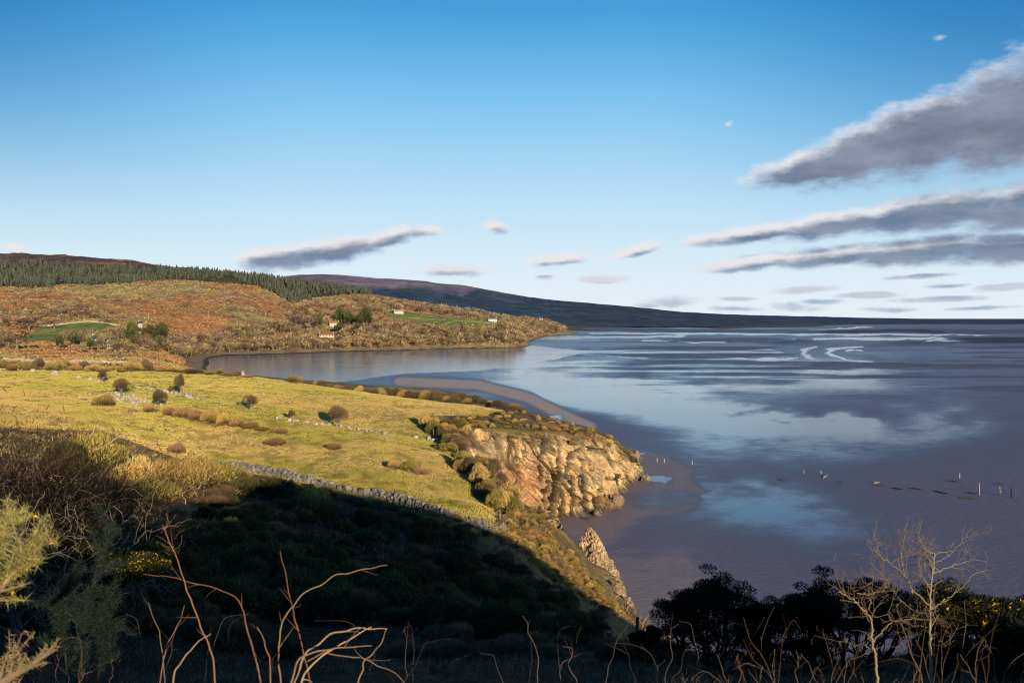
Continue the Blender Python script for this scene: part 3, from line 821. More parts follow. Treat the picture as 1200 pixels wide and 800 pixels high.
for k, (a, b, w, h, dp, lab) in enumerate([
        (724, 702, 2.4, 2.4, 2.5, 'squat brown boulder at the seaward foot of the rock stack'),
        (735, 712, 1.6, 1.3, 1.8, 'small dark boulder on the sand just below the rock stack'),
        (722, 594, 3.0, 2.6, 3.0, 'reddish boulder at the outer corner of the big cliff buttress'),
        (727, 588, 1.8, 1.4, 1.8, 'small reddish rock right beside the boulder at the buttress corner'),
        (757, 563, 2.6, 1.4, 3.0, 'low wet rock at the outermost foot of the far buttress'),
        (748, 552, 2.4, 2.4, 3.0, 'dark jagged rock beside the lower pools at the headland tip'),
        (744, 540, 2.6, 2.8, 3.5, 'tall jagged rock beside the uppermost pool at the headland tip'),
        (700, 604, 1.6, 0.9, 1.6, 'little rock lying under the dark clefts of the cliff')]):
    boulder(a, b, w, h, dp, lab, (0.36, 0.22, 0.13) if k in (2, 3) else (0.38, 0.28, 0.17), 100 + k)

# ------------------------------------------------------------------ stones and walls
def stone_field(mb, P, size, col0=(0.52, 0.47, 0.40), flat=0.65, seed=1):
    r = np.random.default_rng(seed)
    ang = np.arange(6) * math.pi / 3
    for p, s in zip(P, size):
        rr = s / 2 * r.uniform(0.75, 1.2, 6); r2 = rr * r.uniform(0.45, 0.75)
        hh = s * flat * r.uniform(0.7, 1.2)
        a = ang + r.uniform(0, 6)
        lo = np.stack([np.cos(a) * rr, np.sin(a) * rr * 0.8, np.full(6, -0.25 * hh)], 1)
        mi = np.stack([np.cos(a) * rr, np.sin(a) * rr * 0.8, np.full(6, hh * 0.55) + r.normal(0, hh * 0.1, 6)], 1)
        hi = np.stack([np.cos(a) * r2, np.sin(a) * r2 * 0.8, np.full(6, hh) + r.normal(0, hh * 0.08, 6)], 1)
        f = [[k, (k + 1) % 6, 6 + (k + 1) % 6, 6 + k] for k in range(6)] + [[6 + k, 6 + (k + 1) % 6, 12 + (k + 1) % 6, 12 + k] for k in range(6)]
        f += [[12, 13, 14, 15], [12, 15, 16, 17]]
        mb.add(np.concatenate([lo, mi, hi]) + p, f, np.asarray(col0) * r.uniform(0.6, 1.2))
    return mb


def ground_line(pts, n, y0=60, y1=330):
    """points of the near land below a chain of picture points"""
    G = np.array([hit(a, b, y0, y1) for a, b in pts])
    return resample(G, n)[0]


wall_px = [(262, 547), (282, 551), (310, 556), (345, 563), (400, 575), (440, 584), (480, 594), (520, 606), (556, 618), (574, 624)]
G = ground_line(wall_px, 150, 72, 130)
mb = MB()
for row, (dz, sz) in enumerate(((0.0, 0.55), (0.20, 0.5), (0.40, 0.46), (0.60, 0.42), (0.78, 0.4))):
    Q, s_ = resample(G, int(120 + row * 9))
    Q = Q + np.stack([rng.normal(0, .10, len(Q)), rng.normal(0, .12, len(Q)), rng.normal(0, .05, len(Q))], 1)
    gap = fbm(s_ / 4.0, s_ * 0, o=3, seed=91)
    keep = (dz < 0.1 + 1.25 * gap) & (rng.random(len(Q)) > 0.12)
    zz = znear(Q[:, 0], Q[:, 1], False)
    Q[:, 2] = np.maximum(Q[:, 2], zz) - 0.1 + dz
    stone_field(mb, Q[keep], (sz * rng.uniform(.6, 1.35, len(Q)))[keep], (0.25, 0.22, 0.185), 0.55, 7 + row)
tag(mb.build('stone_wall', M_STONE), 'long grey drystone wall along the near edge of the yellow field', 'stone wall')
WALL_G = G

# tumbled row of pale stones across the field
mb = MB()
P, sz = [], []
for pts, n, s0 in (([(160, 455), (185, 457), (212, 463), (240, 470), (262, 476), (300, 481)], 70, 0.5), ([(322, 489), (345, 494), (365, 497), (385, 499), (415, 503), (440, 507), (470, 512), (505, 516), (520, 518)], 110, 0.42), ([(128, 461), (146, 466), (166, 474), (175, 478)], 110, 0.40)):
    Q = ground_line(pts, n)
    sp = 1.5 if s0 == 0.40 else 0.45
    keepf = fbm(np.arange(n) / 5.0, np.zeros(n), o=2, seed=int(n)) > (0.25 if s0 == 0.40 else 0.43)
    Q = Q + np.stack([rng.normal(0, sp, n), rng.normal(0, sp * 1.3, n), np.zeros(n)], 1)
    Q[:, 2] = znear(Q[:, 0], Q[:, 1]) + 0.13
    P.append(Q[keepf]); sz.append((s0 * rng.uniform(0.6, 1.4, n))[keepf])
stone_field(mb, np.concatenate(P), np.concatenate(sz), (0.50, 0.44, 0.36), 0.55, 3)
tag(mb.build('ruined_stone_wall', M_STONE), 'tumbled line of white stones running across the middle of the field', 'stone wall')

for k, (a, b, w, lab) in enumerate([(38, 435, 1.1, 'leftmost pale boulder lying in the green top of the field'), (64, 438, 1.5, 'largest pale boulder lying in the green top of the field'),
                                    (92, 443, 1.0, 'pale boulder midway between the largest one and the small upright bush'), (106, 445, 1.2, 'flat pale boulder left of the small upright bush in the field'),
                                    (116, 447, 0.9, 'little pale boulder touching the foot of the small upright bush')]):
    boulder(a, b, w, w * 0.55, w, lab, (0.66, 0.6, 0.5), 140 + k, z=1)


def stone_band(name, pts, y0, y1, n, hgt, lab, col=(0.62, 0.53, 0.42), fn=znear, sz=0.6):
    G = np.array([hit(a, b, y0, y1, fn) for a, b in pts])
    mb = MB(); dz = 0.0
    while dz < hgt:
        Q, _ = resample(G, n); Q = Q + rng.normal(0, sz * 0.12, Q.shape); Q[:, 2] += dz
        stone_field(mb, Q, np.full(n, sz) * rng.uniform(0.8, 1.3, n), col, 0.8, n + int(dz * 10)); dz += sz * 0.6
    return tag(mb.build(name, M_STONE), lab, 'stone wall')


stone_band('field_wall', [(0, 431), (40, 430.5), (90, 431), (130, 432)], 200, 235, 200, 1.0, 'pale stone wall behind the gorse at the far left end of the field')
stone_band('shore_wall', [(190, 430), (215, 432), (240, 435), (268, 438), (285, 440)], 200, 250, 130, 0.9, 'low pale stone wall slanting down to the bay behind the field')

# gate and fence at the end of the wall
WOODC = (0.30, 0.25, 0.19)


def post(o, p, h, r, mat=M_WOOD, c=WOODC, lean=(0, 0)):
    return MB().tube([p - np.array([0, 0, .2]), p + np.array([lean[0] * .5, lean[1] * .5, h * .5]), p + np.array([lean[0], lean[1], h])], [r, r * .95, r * .9], c, 6, True).build('post', mat, o)


g0 = hit(574.5, 625, 72, 110); g1 = hit(590, 628, 72, 110)
gt = empty('field_gate'); tag(gt, 'wooden field gate between the end of the stone wall and the cliff fence', 'gate')
post(gt, g0, 1.4, 0.09); post(gt, g1, 1.4, 0.09)
mb = MB()
for k in range(5):
    a, b = g0 + [0.1, 0, 0.2 + 0.24 * k], g1 + [-0.1, 0, 0.2 + 0.24 * k]
    mb.tube([a, (a + b) / 2, b], 0.035, WOODC, 4)
mb.tube([g0 + [0.1, -.03, .2], g1 + [-.1, -.03, 1.15]], 0.03, WOODC, 4)
mb.build('gate_rails', M_WOOD, gt)
fen = empty('cliff_fence'); tag(fen, 'post and wire fence climbing the cliff edge beside the scrub hedge', 'fence')
fpts = [(592, 629), (586, 612), (580, 596), (570, 580), (560, 566), (548, 550), (536, 536), (522, 524), (508, 512)]
FG = []
for a, b in fpts:
    p = hit(a, b, 72, 170); FG.append(p)
    post(fen, p, 1.25, 0.075, lean=(rng.normal(0, .05), 0))
mb = MB()
for hh in (0.35, 0.65, 0.95, 1.15):
    mb.tube([p + np.array([0, 0, hh]) for p in FG], 0.012, (0.2, 0.19, 0.18), 3)
mb.build('wire', M_WOOD, fen)
pf = hit(746, 768, 10, 40)
o = MB().tube([pf - np.array([0, 0, .3]), pf + np.array([0, 0, .45]), pf + np.array([.02, 0, .95])], [.045, .045, .04], (0.12, 0.1, 0.08), 6, True).build('fence_post', M_WOOD)
tag(o, 'lone dark post on the shaded slope left of the silhouetted gorse', 'post')

# stakes in the mud
for k, (a, b, top_, r, lean, lab, cc) in enumerate([
        (1147.5, 580, 565, .10, .02, 'pale straight stake, tallest, left of the stake pair in the mud', 0), (1171, 580, 570, .14, .06, 'pale broken stake with a side stub standing in the mud', 0),
        (1185, 583, 569, .11, -.02, 'dark stake, left one of the upright pair far right', 1), (1189.5, 584, 571, .10, .03, 'dark stake, right one of the upright pair far right', 1),
        (1124.5, 560, 554, .11, 0, 'short pale stake standing behind the row far right', 0), (962, 555, 551, .10, 0, 'short pale stake right of a smaller one in the mid mud', 0),
        (942, 554.5, 550.5, .08, 0, 'smallest pale stake alone in the mid mud', 0), (811, 544, 539, .12, 0, 'pale stake standing in wet mud beyond the sand spit', 0),
        (770, 541, 536, .12, 0, 'left stake of the two on the sand spit', 0), (778.5, 542, 537, .11, .05, 'right stake of the two on the sand spit', 0),
        (1131, 567, 563, .08, .05, 'thin dark stub in the mud by the fallen branches', 1), (950, 561, 557, .07, .1, 'thin dark stub left in the mid mud', 1)]):
    p = S(a, b); Yp = p[1]; h = (b - top_) / 1000 * Yp
    c3 = (0.50, 0.38, 0.27) if cc == 0 else (0.10, 0.08, 0.07)
    pts = [[0, 0, -.5], [lean * .4, 0, h * .5], [lean, 0, h]]
    mb = MB().tube(pts, [r, r * .9, r * .7], c3, 6, True)
    if k == 1: mb.tube([[.05, 0, h * .35], [.45, 0, h * .5]], [.09, .05], c3, 5, True)
    o = mb.build('mud_stake', M_WOOD); o.location = [float(q) for q in p]
    tag(o, lab, 'stake', 'old net stakes standing in the mudflat')
for k, (a, b, L, ang, lab) in enumerate([(967, 559, 2.6, .5, 'pale forked driftwood branch lying in the mid mud'), (918, 562, 2.2, .1, 'dark driftwood log lying at the left end of the row'), (1102, 577, 3.8, -.9, 'long dark driftwood branch lying diagonally before the stakes'),
                                         (1117, 564, 3.0, -.2, 'dark driftwood branch beside the short pale stake'), (1140, 578, 2.6, -.3, 'dark driftwood lying against the tallest stake'), (1135, 584, 3.2, -.1, 'half sunk driftwood branch nearest the camera'),
                                         (1027, 566, 1.6, .2, 'pale driftwood lump in the middle of the row'), (1035, 569, 2.8, .05, 'thin driftwood branch right of the pale lump'), (1052, 573, 2.6, -.6, 'crossed driftwood twig left of centre'),
                                         (1073, 573, 2.6, -.4, 'thin dark driftwood twig in the middle of the row'), (1172, 567, 2.0, 0, 'short dark driftwood behind the broken stake'), (985, 565, 1.8, .1, 'thin driftwood twig right of the forked branch')]):
    p = S(a, b); d = np.array([math.cos(ang), math.sin(ang) * 2, 0]); d /= np.linalg.norm(d)
    pale = k in (0, 6)
    q = [(-L / 2) * d, (-L / 5) * d + [0, .1, .12], (L / 6) * d + [0, -.1, .15], (L / 2) * d + [0, 0, .4 if k == 0 else .15]]
    mb = MB().tube(q, [.13, .12, .10, .05], (0.42, 0.32, 0.23) if pale else (0.05, 0.04, 0.035), 5)
    mb.tube([q[1], q[1] + np.array([.3, .5, .35])], [.07, .03], (0.3, 0.23, 0.17) if pale else (0.05, 0.04, 0.035), 4)
    o = mb.build('driftwood', M_WOOD); o.location = [float(t_) for t_ in p]
    tag(o, lab, 'driftwood', 'driftwood stranded along the old stake row')

# ------------------------------------------------------------------ plants
def nrm3(a):
    return a / (np.linalg.norm(a, axis=-1, keepdims=True) + 1e-9)


def grow(r, p, d, L, rad, depth, out, n=3, spread=0.7, curl=0.25, shrink=0.68, up=0.12, start=0.35):
    """recursive twig skeleton: list of (points, radii, level)"""
    k = 6
    pts = [np.array(p, float)]; d = nrm3(np.array(d, float))
    for i in range(k):
        d = nrm3(d + r.normal(0, curl / math.sqrt(k), 3) + np.array([0, 0, up / k]))
        pts.append(pts[-1] + d * L / k)
    pts = np.array(pts); rr = np.linspace(rad, rad * 0.45, k + 1)
    out.append((pts, rr, depth))
    if depth > 0:
        for j in range(n):
            t = start + (1 - start) * (j + r.uniform(0.2, 0.9)) / n
            i = min(int(t * k), k - 1)
            q = pts[i] + (pts[i + 1] - pts[i]) * (t * k - i)
            ax = nrm3(r.normal(0, 1, 3))
            nd = nrm3(nrm3(pts[i + 1] - pts[i]) + ax * spread * r.uniform(0.7, 1.4))
            grow(r, q, nd, L * shrink * r.uniform(0.75, 1.15), rr[i] * 0.62, depth - 1, out, n, spread, curl, shrink, up, start)
    return out


def skeleton(mb, sk_, c_old, c_young, rmin=0.0, kk=(3, 4, 5, 6)):
    dm = max(q[2] for q in sk_) or 1
    for pts, rr, dep in sk_:
        mb.tube(pts, np.maximum(rr, rmin), lerp(np.array(c_young), np.array(c_old), dep / dm) * rng.uniform(0.8, 1.2), kk[min(dep, 3)])
    return mb


def dome_points(r, n, lobes=9, flat=0.75, gap=0.25):
    """points through a lumpy dome of radius 1, standing on z=0, with outward directions"""
    L = []
    for k in range(lobes):
        a = r.uniform(0, 6.283); q = r.uniform(0, 0.62)
        L.append((math.cos(a) * q, math.sin(a) * q, r.uniform(0.25, 0.62) * flat * (1.15 - q * 0.5), r.uniform(0.28, 0.48)))
    L = np.array(L)
    w = L[:, 3] ** 2; i = r.choice(lobes, n, p=w / w.sum())
    d = nrm3(r.normal(size=(n, 3)))
    d[:, 2] = np.where(d[:, 2] < -0.35, -d[:, 2], d[:, 2])
    rad = L[i, 3] * (1 - 0.35 * r.random(n) ** 2)
    p = L[i, :3] + d * rad[:, None] * [1, 1, flat]
    keep = (p[:, 2] > 0.02) & (fbm(p[:, 0] * 4 + 9, p[:, 1] * 4, p[:, 2] * 4, o=2, seed=int(r.integers(99))) > gap)
    p, d = p[keep], d[keep]
    depth = np.linalg.norm(p * [1, 1, 1 / flat], axis=1)
    return p, d, depth


def make_shrub(seed, n, leaf, c_in, c_out, flower=0.0, flat=0.8, stem=(0.16, 0.12, 0.08), lobes=10, gap=0.3, up=0.5, wid=0.32, twig=0.0):
    """meshes for a shrub of radius 1: foliage, stems, flowers"""
    r = np.random.default_rng(seed)
    p, d, dep = dome_points(r, n, lobes, flat, gap)
    dirs = nrm3(d * 0.7 + r.normal(0, 0.45, d.shape) + [0, 0, up])
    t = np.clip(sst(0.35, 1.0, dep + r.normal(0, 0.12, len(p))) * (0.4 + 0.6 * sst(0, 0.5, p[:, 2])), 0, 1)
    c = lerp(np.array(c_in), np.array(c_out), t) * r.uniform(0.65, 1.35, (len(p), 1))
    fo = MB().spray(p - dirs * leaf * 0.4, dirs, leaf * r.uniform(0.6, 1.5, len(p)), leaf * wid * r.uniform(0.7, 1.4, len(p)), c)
    st = MB()
    for k in range(7):
        a = r.uniform(0, 6.283)
        skl = grow(r, (math.cos(a) * 0.08, math.sin(a) * 0.08, -0.05), (math.cos(a) * 0.8, math.sin(a) * 0.8, 1.0), 0.6 * flat, 0.03, 2, [], 3, 0.7, 0.4)
        skeleton(st, skl, stem, stem)
    if twig:
        q = r.choice(len(p), int(twig))
        st.spray(p[q] * 0.9, nrm3(d[q] + [0, 0, .4]), 0.3, 0.012, np.array(stem) * 1.6)
    meshes = {'foliage': fo.mesh('foliage', M_LEAF), 'stem': st.mesh('stem', M_TWIG)}
    if flower:
        q = r.choice(len(p), int(len(p) * flower)); q = q[p[q, 2] > 0.25]
        meshes['flowers'] = MB().spray(p[q] + d[q] * leaf * 0.5, nrm3(r.normal(size=(len(q), 3)) + [0, 0, .3]), leaf * 0.55, leaf * 0.5, np.array([0.40, 0.27, 0.015]) * r.uniform(0.7, 1.2, (len(q), 1))).mesh('flowers', M_LEAF)
    return meshes


def place(name, meshes, loc, w, h, label, cat, group=None, rz=None):
    """one plant: an Empty at its foot with a child for each part; w = radius, h = height factor"""
    o = empty(name, loc, rng.uniform(0, 6.283) if rz is None else rz)
    o.scale = (w, w, h)
    tag(o, label, cat, group)
    for k, me in meshes.items():
        c_ = link(k, me, o)
        if k == 'flowers': c_['kind'] = 'stuff'
    return o


V_DARK = [make_shrub(200 + k, 6500, 0.10, (0.022, 0.019, 0.009), (0.115, 0.10, 0.036), 0.0, 0.8, lobes=14, gap=0.36) for k in range(3)]  # dark gorse, leaf colours lowered further to paint the slope's shade
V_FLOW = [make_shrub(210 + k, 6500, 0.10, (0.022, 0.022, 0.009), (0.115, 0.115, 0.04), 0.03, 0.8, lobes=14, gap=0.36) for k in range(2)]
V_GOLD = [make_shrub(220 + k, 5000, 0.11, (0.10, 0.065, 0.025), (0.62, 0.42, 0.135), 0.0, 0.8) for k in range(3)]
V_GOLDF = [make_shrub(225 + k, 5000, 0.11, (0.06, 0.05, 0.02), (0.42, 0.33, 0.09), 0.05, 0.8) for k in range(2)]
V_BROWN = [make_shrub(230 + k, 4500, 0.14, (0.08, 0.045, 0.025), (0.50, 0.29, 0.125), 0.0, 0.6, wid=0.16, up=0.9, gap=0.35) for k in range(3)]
V_DBRN = [make_shrub(235 + k, 5000, 0.15, (0.05, 0.03, 0.018), (0.26, 0.155, 0.08), 0.0, 0.6, wid=0.14, up=0.9, gap=0.3, twig=80) for k in range(3)]  # brown shrub again, darkened in colour for the shaded slope
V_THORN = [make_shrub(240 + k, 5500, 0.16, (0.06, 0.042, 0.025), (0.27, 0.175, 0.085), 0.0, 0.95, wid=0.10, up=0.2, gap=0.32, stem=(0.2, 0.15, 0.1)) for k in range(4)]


def thorn(px, py, wpx, hpx, label, k=0, trunk=True, dark=1.0, name='hawthorn_bush', y1=330):
    """a wind-cut bare bush on a short trunk, standing in the field"""
    p = hit(px, py, 60, y1); s = p[1] / FPX
    w, h = wpx * s / 2 * 1.15, hpx * s
    o = empty(name, p, rng.uniform(0, 6.28)); tag(o, label, 'bush')
    lift = 0.28 * h if trunk else 0.0
    c = link('crown', V_THORN[k % 4]['foliage'], o); c.location = (0, 0, lift); c.scale = (w, w, (h - lift) / 0.85)
    c = link('branches', V_THORN[k % 4]['stem'], o); c.location = (0, 0, lift); c.scale = (w, w, (h - lift) / 0.85)
    if trunk:
        MB().tube([[0, 0, -.3], [.05, 0, lift * .6], [0, .05, lift * 1.5]], [.17, .13, .10], (0.3, 0.24, 0.17), 6).build('trunk', M_TWIG, o)
    return o


thorn(142, 463, 25, 18, 'dense round dark bush growing right on the rubble heap of stones', 0)
thorn(120, 448, 11, 13, 'small upright bush in the green top of the field', 1)
thorn(212, 463, 15, 24, 'thin leaning little tree with open twigs behind the stone line', 2)
thorn(186, 478, 20, 20, 'open brown bush on a short trunk below the rubble heap', 3)
thorn(294, 481, 20, 17, 'leftmost of the three round bushes along the white stone line', 1)
thorn(341, 492, 10, 11, 'smallest bush, middle one of the three along the white stone line', 2)
thorn(395, 500, 28, 23, 'largest round bush on a bare trunk beside the white stone line', 3)
thorn(200, 460, 8, 7, 'low dark bush beside the thin leaning little tree', 0, False)
for k, (a, b, w_, h_, vs, lab) in enumerate([
        (123, 476, 30, 12, V_GOLD, 'low golden gorse patch just below the rubble heap'), (208, 532, 20, 16, V_BROWN, 'soft round brown bush at the lower left edge of the field'),
        (327, 508, 26, 8, V_BROWN, 'flat brown bramble patch in the field below the left round bush'), (322, 522, 34, 9, V_BROWN, 'flat bramble patch low in the middle of the field'),
        (392, 527, 20, 9, V_BROWN, 'low brown clump alone below the largest round bush'), (462, 550, 22, 10, V_GOLD, 'left end of the low gorse strip in the lower field'),
        (478, 552, 24, 11, V_GOLDF, 'greenest middle clump of the low gorse strip in the lower field'), (494, 556, 24, 9, V_BROWN, 'brown right end of the low gorse strip in the lower field'),
        (440, 592, 26, 8, V_GOLD, 'low tuft of scrub leaning on the stone wall'), (536, 612, 20, 8, V_GOLD, 'low scrub tuft against the right part of the stone wall')]):
    p = hit(a, b, 60, 330); s = p[1] / FPX
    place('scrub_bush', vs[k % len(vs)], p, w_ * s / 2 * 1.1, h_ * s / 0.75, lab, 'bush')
for k, (a, b, w_, h_) in enumerate([(200, 487, 20, 12), (216, 490, 24, 16), (232, 494, 24, 18), (248, 498, 26, 17), (263, 499, 22, 14), (278, 501, 24, 12), (293, 503, 24, 10), (308, 505, 20, 7), (176, 484, 20, 9)]):
    p = hit(a, b, 60, 330); s = p[1] / FPX
    place('bramble_bush', (V_BROWN + V_GOLD)[k % 5], p, w_ * s / 2 * 1.1, h_ * s / 0.75, 'tawny bramble clump in the long thicket across the left of the field', 'bush', 'bramble thicket in the field')

# hedge along the far edge of the field
hx = np.arange(345, 612, 8.5)
for k, a in enumerate(hx):
    b = np.interp(a, [330, 380, 440, 500, 560, 615], [444, 450, 457, 463, 471, 482]) + rng.normal(0, 1)
    p = hit(a, b + 1.5, 150, 330); s = p[1] / FPX
    h_ = rng.uniform(9, 17) * (1.0 if a < 590 else 0.8)
    place('hedge_shrub', V_THORN[k % 4] if k % 3 else V_GOLD[k % 3], p, rng.uniform(9, 15) * s, h_ * .72 * s / 0.85, 'bare brown shrub in the hedge along the seaward far edge of the field', 'shrub', 'hedge shrubs along the far edge of the field')
for k, a in enumerate(np.arange(-6, 290, 10.5)):
    b = np.interp(a, [0, 100, 200, 290], [434, 434.5, 435.5, 442]) + rng.normal(0, .6)
    p = hit(a, b, 150, 330); s = p[1] / FPX
    h_ = rng.uniform(7, 17) * (1 if a < 200 else 0.55)
    place('gorse_shrub', (V_GOLD + V_THORN + V_GOLDF + V_BROWN)[int(rng.integers(12))], p, rng.uniform(8, 14) * s, h_ * .8 * s / 0.85, 'golden gorse shrub in the row along the inland far edge of the field', 'shrub', 'gorse shrubs along the inland field edge')


def scatter(poly, n, y0, y1, fn=None):
    out = []
    P_ = np.array(poly); lo, hi_ = P_.min(0), P_.max(0)
    while len(out) < n:
        a, b = rng.uniform(lo[0], hi_[0]), rng.uniform(lo[1], hi_[1])
        if in_poly(np.array([a]), np.array([b]), poly)[0]:
            p = hit(a, b, y0, y1)
            if fn is None or fn(p): out.append(p)
    return out


for k, p in enumerate(scatter([(500, 497), (530, 505), (552, 520), (575, 550), (598, 590), (592, 612), (575, 596), (548, 560), (520, 530), (494, 506)], 60, 72, 200)):
    v = (V_THORN + V_GOLDF + V_GOLD)[int(rng.integers(9))]
    place('hedge_shrub', v, p, rng.uniform(1.2, 2.1), rng.uniform(1.8, 3.2), 'thick shrub in the scrub hedge between the field path and the cliff', 'shrub', 'scrub hedge on the cliff edge')
for k, p in enumerate(scatter([(498, 497), (560, 486), (600, 483), (640, 490), (700, 507), (730, 522), (690, 511), (640, 506), (585, 502), (556, 506)], 95, 120, 235)):
    v = (V_GOLD + V_BROWN + V_GOLD + V_GOLDF)[int(rng.integers(11))]
    place('heath_clump', v, p, rng.uniform(0.5, 1.3), rng.uniform(0.5, 1.2), 'tawny heath clump on the turf above the cliff face', 'shrub', 'heath clumps on the headland top')
for k, p in enumerate(scatter([(586, 605), (612, 590), (645, 612), (664, 640), (690, 670), (712, 706), (735, 722), (715, 722), (660, 690), (610, 650), (585, 635)], 170, 70, 125)):
    v = (V_GOLD + V_BROWN + V_GOLDF)[int(rng.integers(8))]
    place('heath_clump', v, p, rng.uniform(0.45, 1.1), rng.uniform(0.45, 1.1), 'golden heath clump on the sunlit slope running down to the rock stack', 'shrub', 'heath clumps on the sunlit slope')
for k, p in enumerate(scatter([(0, 590), (140, 590), (250, 575), (400, 596), (560, 640), (650, 680), (720, 740), (640, 755), (480, 740), (300, 720), (0, 740)], 240, 10, 90)):
    v = (V_DARK + V_DARK + V_DBRN + V_FLOW)[int(rng.integers(11))]
    place('gorse_shrub', v, p, rng.uniform(0.7, 1.5) * (0.6 + p[1] / 90), rng.uniform(0.7, 1.4) * (0.6 + p[1] / 90), 'dark gorse shrub on the shaded hillside below the stone wall', 'shrub', 'dark gorse on the shaded hillside')
for k, p in enumerate(scatter([(0, 720), (300, 715), (560, 720), (740, 745), (780, 790), (400, 795), (0, 795)], 40, 15, 45)):
    v = V_DBRN[int(rng.integers(3))]
    place('bramble_bush', v, p, rng.uniform(0.5, 0.9), rng.uniform(0.4, 0.7), 'dark tangle of dead bramble near the bottom of the shaded slope', 'shrub', 'dead bramble tangles in the shade')
for k, a in enumerate(np.linspace(300, 566, 34)):
    b_ = np.interp(a, [262, 310, 400, 480, 574], [547, 556, 575, 594, 624]) + rng.uniform(5, 12)
    p = hit(a + rng.normal(0, 3), b_, 60, 110)
    place('bracken_clump', (V_DBRN + V_BROWN + V_DARK)[int(rng.integers(9))], p, rng.uniform(.5, 1.2), rng.uniform(.4, .95), 'brown scrub growing against the shaded face of the stone wall', 'shrub', 'scrub along the stone wall')
# scrub clinging to the cliff face and hanging over its edge
for k in range(110):
    r0_ = int(rng.integers(112, 129)) if k < 75 else int(rng.integers(60, 115)); c0_ = int(rng.integers(180, 690))
    p = CLIFFP[r0_, c0_] - [0, 0, .15]
    w_ = rng.uniform(.4, 1.0) if k < 75 else rng.uniform(.25, .6)
    place('heath_clump', (V_GOLD + V_GOLDF + V_BROWN)[int(rng.integers(8))], p, w_, w_ * rng.uniform(.7, 1.1), 'olive heath clump hanging on the edge and ledges of the cliff face', 'shrub', 'heath clumps on the cliff face')
# sunlit gorse on the left brow
for k, (a, b, w_, h_, vs, lab) in enumerate([
        (118, 562, 64, 62, V_GOLDF, 'sunlit gorse with yellow flowers behind the pale fallen branch'), (158, 578, 58, 48, V_GOLD, 'golden dead gorse between two dark shadows on the brow'),
        (195, 577, 62, 44, V_GOLD, 'sunlit tawny gorse right of the dark shadows on the brow'), (234, 575, 64, 40, V_GOLD, 'broad sunlit gorse with bare stems above the shadow edge'),
        (266, 574, 56, 34, V_GOLDF, 'green topped gorse at the right end of the sunlit brow'), (84, 566, 74, 52, V_DARK, 'dark gorse at the right of the dead thorn thicket'), (178, 592, 60, 34, V_GOLDF, 'low olive gorse in front of the sunlit brow'),
        (285, 580, 36, 30, V_DARK, 'dark gorse at the left end of the stone wall'), (320, 585, 44, 26, V_DARK, 'dark gorse just below the left part of the stone wall'), (365, 592, 46, 24, V_GOLDF, 'olive gorse just below the middle of the stone wall')]):
    p = hit(a, b, 20, 90); s = p[1] / FPX
    place('gorse_shrub', vs[k % len(vs)], p, w_ * s / 2 * 1.2, h_ * s / 0.9, lab, 'shrub')

# ---- near left: dead thorn thicket
def dead_bush(px, py, Yd, hpx, label, seed, pale=(0.30, 0.24, 0.16), top=(0.17, 0.085, 0.036), dz=0.0, fan=0.7, leafn=2600):
    r = np.random.default_rng(seed)
    p = W(px, py, Yd); s = Yd / FPX; H = hpx * s
    p[2] = znear(p[:1], p[1:2])[0] - 0.1
    H = max(H, W(px, py - hpx, Yd)[2] - p[2])
    o = empty('dead_gorse', p); tag(o, label, 'dead gorse', 'leafless gorse thicket at the left')
    sk_ = []
    for k in range(9):
        a = r.uniform(0, 6.28)
        grow(r, (r.normal(0, .12), r.normal(0, .12), 0), (math.cos(a) * fan, math.sin(a) * fan, 1.2), H * 0.46, 0.022, 3, sk_, 3, 0.8, 0.6, 0.64, 0.2)
    mb = MB(); skeleton(mb, sk_, (0.16, 0.13, 0.10), pale, 0.004); mb.build('branches', M_TWIG, o)
    tips = np.array([q[0][-1] for q in sk_ if q[2] <= 1]); dr = np.array([nrm3(q[0][-1] - q[0][-3]) for q in sk_ if q[2] <= 1])
    i = r.choice(len(tips), leafn)
    c = lerp(np.array([0.02, 0.014, 0.008]), np.array(top), sst(0.5, 1.0, tips[i, 2] / H)) * r.uniform(0.6, 1.4, (leafn, 1))
    b = MB().spray(tips[i] + r.normal(0, H * 0.07, (leafn, 3)), nrm3(dr[i] + r.normal(0, .5, (leafn, 3)) + [0, 0, .5]), H * 0.05, H * 0.0042, c)
    b.build('foliage', M_LEAF, o)
    return o


for k, (a, b, Yd, hp, lab) in enumerate([
        (8, 590, 17, 125, 'tall brown topped dead gorse at the left edge of the photo'), (48, 600, 18, 135, 'tallest dead gorse with russet twig tips, second from the left'), (85, 600, 19, 120, 'russet tipped dead gorse, third from the left in the thicket'),
        (20, 640, 13, 130, 'pale grey dead gorse low in front at the left edge'), (70, 630, 14, 110, 'pale branched dead gorse below the russet ones'), (112, 610, 20, 80, 'thin dead gorse at the right end of the thicket'), (-30, 600, 16, 130, 'dead gorse partly cut off by the left photo edge')]):
    dead_bush(a, b, Yd, hp, lab, 300 + k, pale=(0.34, 0.28, 0.19) if k in (3, 4) else (0.26, 0.19, 0.12), leafn=4200 if k in (0, 1, 2, 6) else 1500)


